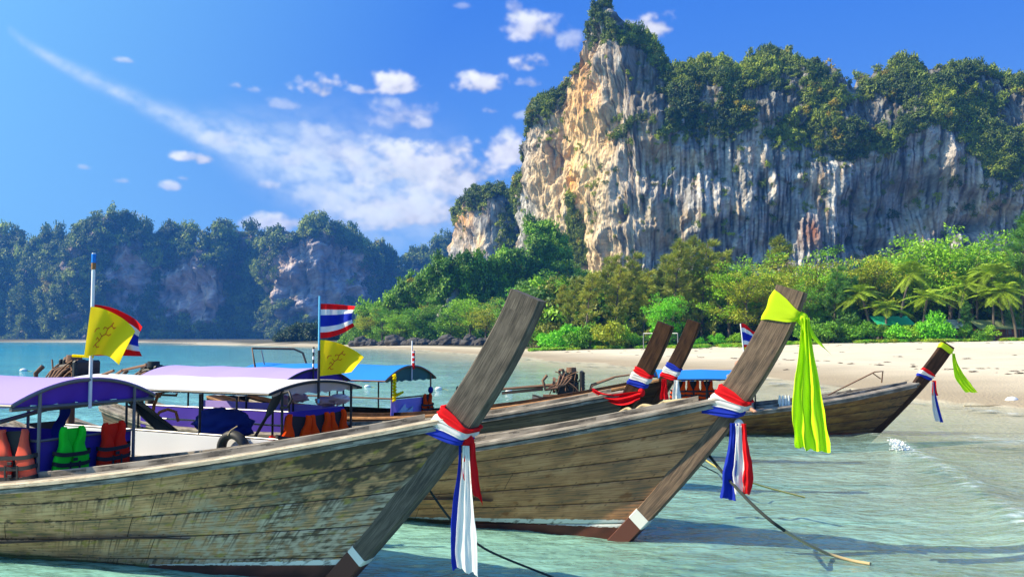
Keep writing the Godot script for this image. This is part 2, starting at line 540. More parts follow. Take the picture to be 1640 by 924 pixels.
# ---------------------------------------------------------------- limestone walls
# A wall of rock that stands on a line of columns [px, depth, row of the top, row where the sheer face ends], leans back above that into a wooded crown and falls away behind.
func rock_wall(o: Dictionary) -> void:
	var cols: Array = o.cols
	var acc := [0.0]
	var foot := []
	for k in cols.size():
		foot.append(Vector3((cols[k][0] - 820.0) / FOCAL * cols[k][1], 0, -cols[k][1]))
		if k: acc.append(acc[k - 1] + (foot[k] as Vector3).distance_to(foot[k - 1]))
	var total: float = acc[-1]
	var nu := int(total / o.step) + 1
	var nf: int = o.rows
	var ns: int = o.crown_rows
	var nb := 4
	var rows := nf + ns + nb
	var big := noise(o.seed, 0.035, 3)
	var flute := noise(o.seed + 1, 1.0, 4)
	var fine := noise(o.seed + 2, 0.45, 4)
	var hue := noise(o.seed + 3, 1.0, 4)
	var k_of := func(a: float) -> int:
		var k := 0
		while k < acc.size() - 2 and acc[k + 1] < a: k += 1
		return k
	# features given in the photograph's pixels become places on the wall: arc length, height, half sizes
	var place := func(list: Array) -> Array:
		var r := []
		for f in list:
			var k := 0
			while k < cols.size() - 2 and cols[k + 1][0] < f[0]: k += 1
			var t: float = (f[0] - cols[k][0]) / (cols[k + 1][0] - cols[k][0])
			var d := lerpf(cols[k][1], cols[k + 1][1], t)
			var per: float = (acc[k + 1] - acc[k]) / (cols[k + 1][0] - cols[k][0])
			r.append([lerpf(acc[k], acc[k + 1], t), EYE + (SKYLINE - f[1]) * d / FOCAL, f[2] * per, f[3] * d / FOCAL] + f.slice(4))
		return r
	var patches: Array = place.call(o.get("patches", []))
	var caves: Array = place.call(o.get("caves", []))
	var bare: Array = place.call(o.get("bare", []))
	var green: Array = place.call(o.get("green", []))
	var b := Bag.new()
	var info := PackedVector3Array()       # arc, share of the crown (-1 on the face), steepness noise
	var amp: float = o.amp
	for j in rows:
		for i in nu:
			var a := minf(float(i) * o.step, total - 0.001)
			var k: int = k_of.call(a)
			var t: float = (a - acc[k]) / (acc[k + 1] - acc[k])
			var base: Vector3 = (foot[k] as Vector3).lerp(foot[k + 1], t)
			var t1: Vector3 = ((foot[mini(k + 2, foot.size() - 1)] as Vector3) - (foot[k] as Vector3)).normalized()
			var t0: Vector3 = ((foot[k + 1] as Vector3) - (foot[maxi(k - 1, 0)] as Vector3)).normalized()
			var tan := t0.lerp(t1, t).normalized()
			var out := Vector3(-tan.z, 0, tan.x)
			var d := -base.z
			var top: float = EYE + (SKYLINE - lerpf(cols[k][2], cols[k + 1][2], t)) * d / FOCAL
			var ledge: float = EYE + (SKYLINE - lerpf(cols[k][3], cols[k + 1][3], t)) * d / FOCAL
			ledge += big.get_noise_2d(a * 2.0, 40.0) * 5.0 * amp
			ledge = minf(ledge, top - 2.0)
			var back: float = (top - ledge) * o.setback
			top *= (d + back * 0.8) / d
			top += fine.get_noise_2d(a * 0.9, 5.0) * 2.5 * amp
			var y: float
			var inset := 0.0
			var crown := -1.0
			if j < nf:
				var q := float(j) / (nf - 1)
				y = lerpf(o.base, ledge, q)
				inset = -o.over * q * q
			elif j < nf + ns:
				crown = float(j - nf + 1) / ns
				y = lerpf(ledge, top, sin(crown * PI / 2 * 0.94) / sin(PI / 2 * 0.94))
				inset = -o.over + (back + o.over) * pow(crown, 1.25)
			else:
				var q := float(j - nf - ns + 1) / nb
				crown = 1.0
				y = lerpf(top, o.base, pow(q, 0.75))
				inset = back + q * q * float(o.depth) + 4.0 * q
			var rough := 1.0 if crown < 0 else 0.8
			var disp: float = big.get_noise_2d(a, y * 0.8) * 6.5 * amp
			var fl := flute.get_noise_2d(a * 0.16, y * 0.012)
			disp += (absf(fl) * -3.8 + 1.0) * amp * rough * clampf(0.55 + big.get_noise_2d(a * 0.7, y * 1.4 + 90) * 1.4, 0.1, 1.2)
			disp += flute.get_noise_2d(a * 0.55 + 90, y * 0.05) * 1.5 * amp * rough
			disp += fine.get_noise_2d(a * 0.8, y * 0.5) * (0.9 if crown < 0 else 2.6) * amp
			if crown < 0: disp -= 1.9 * amp * smoothstep(0.22, 0.34, big.get_noise_2d(a * 1.7 + 500, y * 1.1))
			if crown < 0: disp -= 0.7 * amp * smoothstep(0.16, 0.24, fine.get_noise_2d(a * 0.55 + 700, y * 0.16))
			for cv in caves:
				var rr: float = pow((a - cv[0]) / cv[2], 2) + pow((y - cv[1]) / cv[3], 2)
				if rr < 3.0: disp -= cv[4] * exp(-rr * 1.6)
			if j >= nf + ns: disp *= 0.3
			var p := base + out * (disp - inset) + Vector3.UP * (y + (fine.get_noise_2d(a * 0.5, y * 0.3 + 30) * 1.5 * amp if crown > 0 and j < nf + ns else 0.0))
			# rock colour
			var st := hue.get_noise_2d(a * 0.30, y * 0.022)
			var st2 := hue.get_noise_2d(a * 1.25 + 70, y * 0.03)
			var st3 := hue.get_noise_2d(a * 3.4 + 170, y * 0.06)
			var bl := hue.get_noise_2d(a * 0.05 + 300, y * 0.05)
			var c: Color = o.rock
			c = c.lerp(o.pale, clampf(st * 1.7 + 0.25 + bl, 0, 1))
			c = c.lerp(o.dark, clampf(-st2 * 2.8 - st * 1.3 - 0.12, 0, 0.92))
			c = c.lerp(o.pale, clampf(st3 * 3.2 - 0.7, 0, 0.85)).lerp(o.dark, clampf(-st3 * 3.4 - 0.6, 0, 0.88))
			c = c.lerp(o.warm, clampf(bl * 2.2 - 0.35, 0, 0.7) * float(o.warmth))
			for f in patches:
				var rr: float = pow((a - f[0]) / f[2], 2) + pow((y - f[1]) / f[3], 2)
				if rr < 4.0:
					var w: float = exp(-rr) * f[5] * clampf(1.0 + st2 * 1.6 + st, 0.15, 1.25)
					c = c.lerp(f[4], clampf(w, 0, 1))
			if crown > 0.0: c = c.lerp(o.soil, 0.55)
			c = c * (1.0 + fine.get_noise_2d(a * 2.0, y * 2.0 + 11) * 0.5)
			b.col = Color(maxf(c.r, 0.008), maxf(c.g, 0.008), maxf(c.b, 0.008), 1)
			b.vert(p)
			info.append(Vector3(a, crown, y))
	for j in rows - 1:
		for i in nu - 1:
			var a := j * nu + i
			b.quad(a, a + nu, a + nu + 1, a + 1)
	var mesh := b.mesh()
	var nrm: PackedVector3Array = mesh.surface_get_arrays(0)[Mesh.ARRAY_NORMAL]
	var m := relief(vcol(0.95), bump_tex(o.seed + 4, 0.02, 5), 60.0 * amp, Vector3(0.10, 0.03, 0.10) / amp)
	setting(o.name, mesh, m)
	# what grows on it
	rng.seed = o.seed
	var spots := []
	var tints := []
	spots.resize(clumps.size())
	tints.resize(clumps.size())
	for k in clumps.size():
		spots[k] = []
		tints[k] = []
	var made := 0
	var gn := noise(o.seed + 6, 0.05, 3)
	var tn := noise(o.seed + 7, 0.04, 3)
	for tries in int(o.plants) * 6:
		if made >= int(o.plants): break
		var i := rng.randi_range(0, nu - 1)
		var j := rng.randi_range(int(nf * o.grow_from), nf + ns - 1) if rng.randf() > 0.05 else nf + ns + rng.randi_range(0, 1)
		var q: int = j * nu + i
		var g := info[q]
		var g0 := gn.get_noise_2d(g.x, g.z)
		var ok: float = 0.0
		if g.y >= 0: ok = clampf(float(o.get("crown_ok", 0.85)) + g0 * 2.6, 0.0, 1.0)
		else: ok = o.face_green + clampf((float(j) / nf - 0.86) * 5.0, 0, 0.6) * clampf(0.5 + g0 * 3, 0, 1)
		for f in green:
			if pow((g.x - f[0]) / f[2], 2) + pow((g.z - f[1]) / f[3], 2) < 1.0 + g0: ok = maxf(ok, 0.95)
		for f in bare:
			if pow((g.x - f[0]) / f[2], 2) + pow((g.z - f[1]) / f[3], 2) < 1.0 + g0 * 0.8: ok *= f[4]
		if rng.randf() > ok: continue
		var r: float = o.plant_size * pow(rng.randf(), 1.6) * (1.0 if g.y >= 0 else 0.75) + o.plant_size * 0.35
		var up := (Vector3.UP + nrm[q] * (0.25 if g.y >= 0 else 0.8)).normalized()
		var t := Transform3D(Basis(Quaternion(Vector3.UP, up)) * Basis(Vector3.UP, rnd(0, TAU)).scaled(Vector3(r, r * (rnd(0.6, 1.2) if rng.randf() < 0.75 else rnd(1.3, 2.1)), r)), b.v[q] + nrm[q] * r * 0.1)
		var pick := rng.randi_range(0, clumps.size() - 1)
		var tv := tn.get_noise_2d(g.x, g.z) + rnd(-0.5, 0.5)
		var c: Color = (o.leaf as Color).lerp(o.leaf_bright, clampf(tv * 1.4, 0, 1)).lerp(o.leaf_dark, clampf(-tv * 1.4, 0, 1))
		if rng.randf() < o.yellow: c = Color(0.42, 0.33, 0.02)
		spots[pick].append(t)
		tints[pick].append(c * rnd(0.75, 1.25))
		made += 1
	for k in clumps.size():
		if spots[k].size(): scatter(o.plant_name, clumps[k], M.leaf, spots[k], tints[k])

# clumps of leaves, a dome of radius one, for growth seen from afar
func make_clumps() -> void:
	rng.seed = 77
	for k in 5:
		var b := Bag.new()
		var lumps := []
		for q in 7: lumps.append([rand_dir() * Vector3(0.62, 0.42, 0.62) + Vector3.UP * 0.38, rnd(0.32, 0.55)])
		for q in 190:
			var l: Array = lumps[q % 7]
			var d := rand_dir()
			if d.y < -0.3: d.y *= -0.6
			var p: Vector3 = l[0] + d * l[1] * pow(rng.randf(), 0.3)
			var g := (rand_dir() + Vector3(0, -0.2, 0)).normalized()
			var s := g.cross((d + rand_dir() * 0.5 + Vector3.UP * 0.5).normalized()).normalized()
			var v := rnd(0.7, 1.3)
			b.col = Color(v, v, v * rnd(0.8, 1.2))
			b.leaf(p, g * rnd(0.2, 0.36), s, rnd(0.06, 0.11))
		for q in 3:
			b.col = Color(0.6, 0.5, 0.5)
			b.tube([Vector3(0, -0.6, 0), rand_dir() * Vector3(0.5, 0.2, 0.5) + Vector3.UP * 0.3], 0.03, 0.012, 4, false)
		clumps.append(b.mesh(false))

func make_cliffs() -> void:
	var leaf := {"leaf": Color(0.145, 0.215, 0.020), "leaf_bright": Color(0.36, 0.44, 0.02), "leaf_dark": Color(0.05, 0.10, 0.018)}
	var rock := {"rock": Color(0.26, 0.26, 0.26), "pale": Color(0.54, 0.53, 0.51), "dark": Color(0.045, 0.045, 0.05), "warm": Color(0.58, 0.37, 0.17), "soil": Color(0.05, 0.05, 0.03)}
	var orange := Color(0.72, 0.36, 0.09)
	var cream := Color(0.72, 0.53, 0.29)
	var main := {"name": "limestone_cliff", "seed": 100, "step": 0.45, "rows": 240, "crown_rows": 64, "setback": 0.55, "over": 2.5, "depth": 90.0, "base": -1.0, "amp": 0.85, "warmth": 0.55,
		"cols": [[840, 345, 325, 345], [843, 330, 235, 250], [852, 322, 200, 218], [864, 314, 165, 192], [900, 306, 137, 177], [923, 300, 102, 130], [938, 296, 80, 108], [950, 293, 26, 54], [962, 290, 8, 68], [970, 286, 2, 40], [987, 283, 12, 46], [1004, 281, 40, 84], [1018, 280, 58, 160], [1032, 279, 58, 188], [1050, 278, 62, 194], [1068, 278, 96, 188], [1082, 277, 112, 186], [1110, 276, 106, 181], [1145, 275, 92, 191], [1180, 274, 108, 202], [1225, 273, 90, 208], [1250, 272, 78, 194], [1300, 271, 90, 191], [1350, 270, 108, 221], [1375, 270, 120, 226], [1393, 270, 138, 226], [1408, 270, 112, 216], [1450, 269, 104, 198], [1475, 268, 94, 191], [1520, 267, 104, 181], [1560, 266, 102, 198], [1600, 265, 106, 236], [1640, 264, 118, 276], [1720, 262, 128, 286], [1850, 262, 160, 306], [2000, 270, 260, 356]],
		"patches": [[925, 250, 80, 190, Color(0.64, 0.40, 0.16), 0.62], [945, 180, 30, 90, orange, 0.9], [955, 260, 26, 70, cream, 0.9], [960, 350, 30, 90, cream, 0.85], [930, 240, 16, 120, cream, 0.6], [900, 330, 30, 60, cream, 0.75], [868, 320, 22, 60, Color(0.60, 0.42, 0.2), 0.7], [850, 370, 20, 50, Color(0.55, 0.52, 0.46), 0.8], [925, 290, 8, 40, orange, 0.8], [1010, 370, 60, 40, Color(0.55, 0.45, 0.32), 0.8], [975, 420, 40, 40, cream, 0.8], [1085, 370, 20, 30, cream, 0.7], [1060, 345, 30, 22, Color(0.5, 0.42, 0.3), 0.6],
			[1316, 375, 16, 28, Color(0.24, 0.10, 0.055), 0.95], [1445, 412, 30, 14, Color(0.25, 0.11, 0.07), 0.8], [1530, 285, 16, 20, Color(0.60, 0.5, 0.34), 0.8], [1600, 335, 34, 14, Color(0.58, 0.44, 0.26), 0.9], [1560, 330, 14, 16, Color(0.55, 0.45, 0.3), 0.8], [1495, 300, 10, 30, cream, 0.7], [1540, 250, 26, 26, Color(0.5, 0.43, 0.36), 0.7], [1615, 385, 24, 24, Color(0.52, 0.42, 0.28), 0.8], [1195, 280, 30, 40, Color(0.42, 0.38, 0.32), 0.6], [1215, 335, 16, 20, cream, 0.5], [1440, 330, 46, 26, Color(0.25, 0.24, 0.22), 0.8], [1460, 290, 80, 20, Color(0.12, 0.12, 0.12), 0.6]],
		"caves": [[1584, 362, 30, 12, 9.0], [1500, 335, 34, 42, 7.0], [1420, 395, 26, 14, 6.0], [1375, 385, 18, 16, 5.0], [1295, 355, 14, 34, 3.5], [1530, 380, 16, 22, 6.0], [1470, 400, 20, 12, 6.0], [1085, 395, 40, 16, 5.0], [1245, 300, 16, 30, 3.5], [1360, 250, 40, 18, 4.0], [1050, 330, 18, 40, -2.5], [1540, 260, 30, 30, -4.0]],
		"bare": [[958, 50, 30, 26, 0.12], [965, 150, 46, 80, 0.05], [890, 280, 50, 90, 0.15], [1040, 130, 16, 14, 0.3], [1424, 110, 10, 18, 0.1], [1480, 104, 10, 16, 0.2], [1560, 112, 18, 18, 0.15], [1470, 165, 34, 26, 0.35], [1250, 150, 30, 14, 0.5], [1000, 110, 12, 30, 0.5]],
		"green": [[1000, 200, 40, 20], [930, 345, 7, 40], [932, 390, 14, 60], [1600, 240, 40, 40], [1550, 175, 40, 40]],
		"crown_ok": 0.72, "plants": 20000, "plant_size": 1.6, "grow_from": 0.30, "face_green": 0.012, "yellow": 0.03, "plant_name": "cliff_shrubs"}
	main.merge(leaf)
	main.merge(rock)
	rock_wall(main)
	var pillar := main.duplicate()
	pillar.merge({"name": "limestone_pillar", "seed": 200, "step": 0.9, "rows": 60, "crown_rows": 26, "setback": 0.5, "over": 3.0, "depth": 40.0, "warmth": 1.0,
		"cols": [[733, 436, 345, 352], [738, 420, 326, 338], [752, 408, 314, 330], [772, 400, 306, 322], [792, 396, 303, 325], [812, 396, 310, 345], [826, 404, 324, 390], [838, 424, 350, 400]],
		"patches": [[748, 350, 12, 30, orange, 0.8], [768, 352, 10, 22, orange, 0.9], [774, 390, 8, 20, cream, 0.9], [742, 400, 10, 40, Color(0.4, 0.38, 0.36), 0.7]], "caves": [], "bare": [], "green": [[812, 365, 14, 50]],
		"plants": 1700, "plant_size": 2.0, "grow_from": 0.4, "yellow": 0.01}, true)
	rock_wall(pillar)
	var far := main.duplicate()
	far.merge({"name": "distant_limestone_ridge", "seed": 300, "step": 3.0, "rows": 70, "crown_rows": 30, "setback": 0.45, "over": 3.0, "depth": 240.0, "amp": 2.5, "warmth": 0.8, "rock": Color(0.40, 0.33, 0.31), "pale": Color(0.68, 0.54, 0.49), "dark": Color(0.10, 0.09, 0.09),
		"cols": [[-260, 960, 420, 500], [-120, 915, 385, 480], [-30, 900, 372, 470], [0, 894, 386, 470], [12, 891, 402, 480], [32, 885, 396, 470], [48, 882, 380, 460], [75, 879, 380, 470], [86, 876, 402, 480], [100, 855, 371, 470], [122, 840, 358, 440], [142, 840, 348, 405], [180, 849, 348, 400], [200, 855, 362, 400], [240, 861, 374, 408], [258, 864, 365, 425], [285, 867, 368, 425], [312, 867, 388, 425], [335, 861, 383, 430], [350, 864, 363, 450], [375, 873, 363, 460], [402, 882, 380, 460], [425, 870, 383, 440], [440, 849, 372, 395], [470, 843, 377, 392], [500, 843, 358, 390], [535, 849, 362, 392], [558, 861, 380, 396], [585, 879, 390, 420], [610, 900, 402, 440], [645, 915, 422, 430], [665, 909, 411, 428], [692, 909, 407, 440], [715, 915, 391, 440], [738, 930, 402, 440], [770, 960, 400, 450], [860, 1050, 420, 460]],
		"patches": [[312, 470, 40, 40, Color(0.78, 0.55, 0.47), 0.9], [225, 450, 24, 40, Color(0.72, 0.54, 0.47), 0.8], [440, 430, 8, 26, Color(0.6, 0.42, 0.28), 0.9], [500, 440, 60, 60, Color(0.42, 0.38, 0.38), 0.7], [665, 440, 14, 10, Color(0.62, 0.45, 0.32), 0.9], [590, 450, 20, 26, Color(0.66, 0.5, 0.44), 0.8], [120, 500, 10, 24, Color(0.4, 0.36, 0.33), 0.6]], "caves": [[395, 470, 26, 80, 22.0], [625, 470, 18, 60, 14.0], [20, 470, 30, 80, 12.0]],
		"bare": [[318, 470, 52, 56, 0.01], [225, 455, 40, 54, 0.02], [505, 448, 80, 66, 0.01], [665, 443, 16, 14, 0.1], [595, 460, 24, 26, 0.12], [188, 455, 14, 22, 0.2], [128, 510, 14, 24, 0.3], [105, 420, 12, 34, 0.3]],
		"green": [[120, 470, 90, 74], [395, 470, 40, 80], [320, 535, 140, 14], [520, 535, 120, 12], [620, 490, 90, 40], [20, 470, 80, 80], [255, 500, 14, 30], [700, 450, 60, 60]],
		"plants": 15000, "plant_size": 6.0, "grow_from": 0.02, "face_green": 0.25, "yellow": 0.01, "plant_name": "ridge_jungle"}, true)
	rock_wall(far)
	var hill := main.duplicate()
	hill.merge({"name": "jungle_hill", "seed": 400, "step": 0.8, "rows": 70, "crown_rows": 24, "setback": 0.8, "over": -9.0, "depth": 50.0, "amp": 0.8, "warmth": 0.2, "base": -0.5,
		"cols": [[560, 232, 530, 538], [575, 226, 508, 528], [600, 222, 492, 521], [625, 218, 478, 515], [640, 214, 462, 508], [662, 210, 452, 503], [680, 206, 432, 494], [700, 204, 424, 491], [722, 202, 424, 491], [745, 202, 442, 498], [765, 202, 434, 495], [785, 204, 430, 494], [800, 206, 424, 491], [822, 208, 430, 494], [845, 210, 426, 492], [868, 214, 418, 488], [890, 218, 412, 485], [908, 222, 402, 481], [922, 226, 362, 463], [936, 230, 372, 467], [950, 236, 440, 498], [1000, 246, 480, 516]],
		"patches": [[702, 492, 12, 34, Color(0.52, 0.5, 0.45), 1.0], [790, 500, 12, 30, Color(0.4, 0.4, 0.4), 0.8]], "caves": [[702, 492, 16, 36, -4.0]],
		"bare": [[701, 492, 13, 36, 0.02], [792, 476, 8, 22, 0.2], [745, 480, 7, 18, 0.3]], "green": [[760, 480, 260, 90]],
		"crown_ok": 1.6, "plants": 13000, "plant_size": 1.8, "grow_from": 0.0, "face_green": 0.9, "yellow": 0.02, "leaf": Color(0.17, 0.36, 0.016), "leaf_bright": Color(0.30, 0.55, 0.02), "leaf_dark": Color(0.07, 0.19, 0.016), "plant_name": "jungle_growth"}, true)
	rock_wall(hill)

# ---------------------------------------------------------------- trees and bushes of the beach
func limb(b: Bag, a: Vector3, d: Vector3, r0: float, r1: float, bend: Vector3, n := 5) -> Array:
	var pts := []
	for k in n + 1:
		var t := float(k) / n
		pts.append(a + d * t + bend * t * t)
	b.tube(pts, r0, r1, 6, false)
	return pts

# feathery she-oak, twelve metres: [trunk mesh, crown mesh]
func casuarina_meshes(sd: int) -> Array:
	rng.seed = sd
	var w := Bag.new()
	var b := Bag.new()
	var lean := Vector3(rnd(0.6, 1.4), 0, rnd(-0.4, 0.4))
	var mid := limb(w, Vector3(0, -0.4, 0), Vector3(0, 12.0, 0), 0.17, 0.03, lean, 9)
	for k in 78:
		var h := pow(rnd(0.012, 1.0), 0.85)
		var i := h * 9.0
		var p: Vector3 = (mid[int(i)] as Vector3).lerp(mid[mini(int(i) + 1, 9)], i - int(i))
		var yaw := rnd(0, TAU)
		var long := lerpf(3.1, 0.7, pow(h, 1.3)) * rnd(0.55, 1.25)
		var dir := Vector3(cos(yaw), rnd(0.35, 1.15), sin(yaw)).normalized() * long
		var pts := limb(w, p, dir, 0.035, 0.008, Vector3(0.25, -0.12 * long, 0), 5)
		var tone := rnd(0.7, 1.35)
		for q in 74:
			var t := pow(rnd(0.1, 1.05), 0.7)
			var f := minf(t, 0.999) * 5.0
			var o: Vector3 = (pts[int(f)] as Vector3).lerp(pts[mini(int(f) + 1, 5)], f - int(f)) + rand_dir() * 0.12
			var g := (dir.normalized() * 0.7 + rand_dir() * 0.75 + Vector3(0.12, 0.15, 0)).normalized() * rnd(0.35, 0.75)
			b.col = Color(tone * rnd(0.8, 1.2), tone * rnd(0.8, 1.2), tone)
			b.leaf(o, g, g.cross(rand_dir()).normalized(), rnd(0.022, 0.045))
	return [w.mesh(), b.mesh(false)]

# broad-leaved tree of tiered sprays, ten metres
func almond_meshes(sd: int, spread: float, dense: float) -> Array:
	rng.seed = sd
	var w := Bag.new()
	var b := Bag.new()
	limb(w, Vector3(0, -0.4, 0), Vector3(0, 6.6, 0), 0.24, 0.10, Vector3(rnd(-0.6, 0.6), 0, 0), 6)
	for k in 26:
		var yaw := rnd(0, TAU)
		var h := rnd(2.4, 6.4)
		var long := spread * rnd(0.5, 1.0) * (1.0 if h < 5.5 else 0.75)
		var up := rnd(0.5, 3.0) * (0.5 + h / 8.0)
		var pts := limb(w, Vector3(0, h, 0), Vector3(cos(yaw) * long, up, sin(yaw) * long), 0.07, 0.02, Vector3(0, 0.5, 0), 5)
		for q in int(5 * dense):
			var c: Vector3 = pts[rng.randi_range(2, 5)] + rand_dir() * Vector3(0.9, 0.45, 0.9)
			var tone := rnd(0.65, 1.35)
			var red := 1.0
			if rng.randf() < 0.05: red = 2.4
			for l in 44:
				var d := rand_dir() * Vector3(0.85, 0.33, 0.85)
				b.col = Color(tone * red * rnd(0.8, 1.25), tone * rnd(0.8, 1.2) / (1.0 if red == 1.0 else 1.6), tone)
				var g := (d + rand_dir() * 0.6 + Vector3(0, -0.15, 0)).normalized()
				b.leaf(c + d * pow(rng.randf(), 0.3), g * rnd(0.22, 0.40), g.cross((Vector3.UP + rand_dir() * 0.8).normalized()).normalized(), rnd(0.05, 0.09))
	return [w.mesh(), b.mesh(false)]

# coconut palm, eight metres, curved trunk
func palm_meshes(sd: int) -> Array:
	rng.seed = sd
	var w := Bag.new()
	var b := Bag.new()
	var pts := limb(w, Vector3(0, -0.4, 0), Vector3(0, 7.2, 0), 0.17, 0.10, Vector3(rnd(-1.4, 1.4), 0, rnd(-0.8, 0.8)), 9)
	var top: Vector3 = pts[-1]
	for k in 24:
		var yaw := TAU * k / 24 + rnd(-0.2, 0.2)
		var el := rnd(-0.35, 1.25)
		var long := rnd(2.4, 3.3)
		var tone := rnd(0.75, 1.25)
		var old := el < -0.1 and rng.randf() < 0.55
		b.col = Color(tone * (2.2 if old else 1.0), tone * (1.15 if old else 1.0), tone * 0.9)
		var dir := Vector3(cos(yaw) * cos(el), sin(el), sin(yaw) * cos(el))
		var side := dir.cross(Vector3.UP).normalized()
		var last := top
		for q in 22:
			var t := (q + 1.0) / 22
			var p := top + dir * long * t + Vector3.DOWN * long * 0.55 * t * t
			var run := p - last
			b.leaf(last - run * 0.2, run * 1.5, side, 0.018)
			var ll := 0.78 * sin(PI * clampf(t * 0.86 + 0.12, 0, 1)) + 0.12
			for s in [-1.0, 1.0]:
				var g: Vector3 = (side * s + run.normalized() * 0.65 + Vector3.DOWN * rnd(0.25, 0.6)).normalized() * ll
				b.leaf(p, g, g.cross(side * s * 0.3 + Vector3.UP).normalized().cross(g).normalized().lerp(run.normalized(), 0.8).normalized(), 0.035)
				b.leaf(p - run * 0.5, g * 0.95, run.normalized(), 0.03)
			last = p
	var nuts := Bag.new()
	for k in 6: nuts.ball(Transform3D(Basis.IDENTITY.scaled(Vector3(0.13, 0.16, 0.13)), top + Vector3(cos(k * 1.1) * 0.22, -0.18, sin(k * 1.1) * 0.22)), 7, 5)
	return [w.mesh(), b.mesh(false), nuts.mesh()]

# rounded bush of big leaves, radius one
func bush_mesh(sd: int) -> Mesh:
	rng.seed = sd
	var b := Bag.new()
	var lumps := []
	for k in 10: lumps.append([rand_dir() * Vector3(0.75, 0.25, 0.6) + Vector3.UP * rnd(0.2, 0.75), rnd(0.28, 0.46)])
	for k in 1500:
		var l: Array = lumps[k % 10]
		var d := rand_dir()
		if d.y < 0: d.y *= -0.7
		var tone := rnd(0.7, 1.3)
		b.col = Color(tone * rnd(0.85, 1.2), tone, tone)
		var g := (d * 0.6 + rand_dir()).normalized() * rnd(0.10, 0.18)
		b.leaf(l[0] + d * l[1] * pow(rng.randf(), 0.25), g, g.cross((d + rand_dir() * 0.7).normalized()).normalized(), rnd(0.03, 0.05))
	for k in 8:
		b.col = Color(1.2, 0.7, 0.8)
		b.tube([Vector3(0, -0.1, 0), rand_dir() * Vector3(0.6, 0.1, 0.5) + Vector3.UP * 0.4], 0.025, 0.01, 4, false)
	return b.mesh(false)

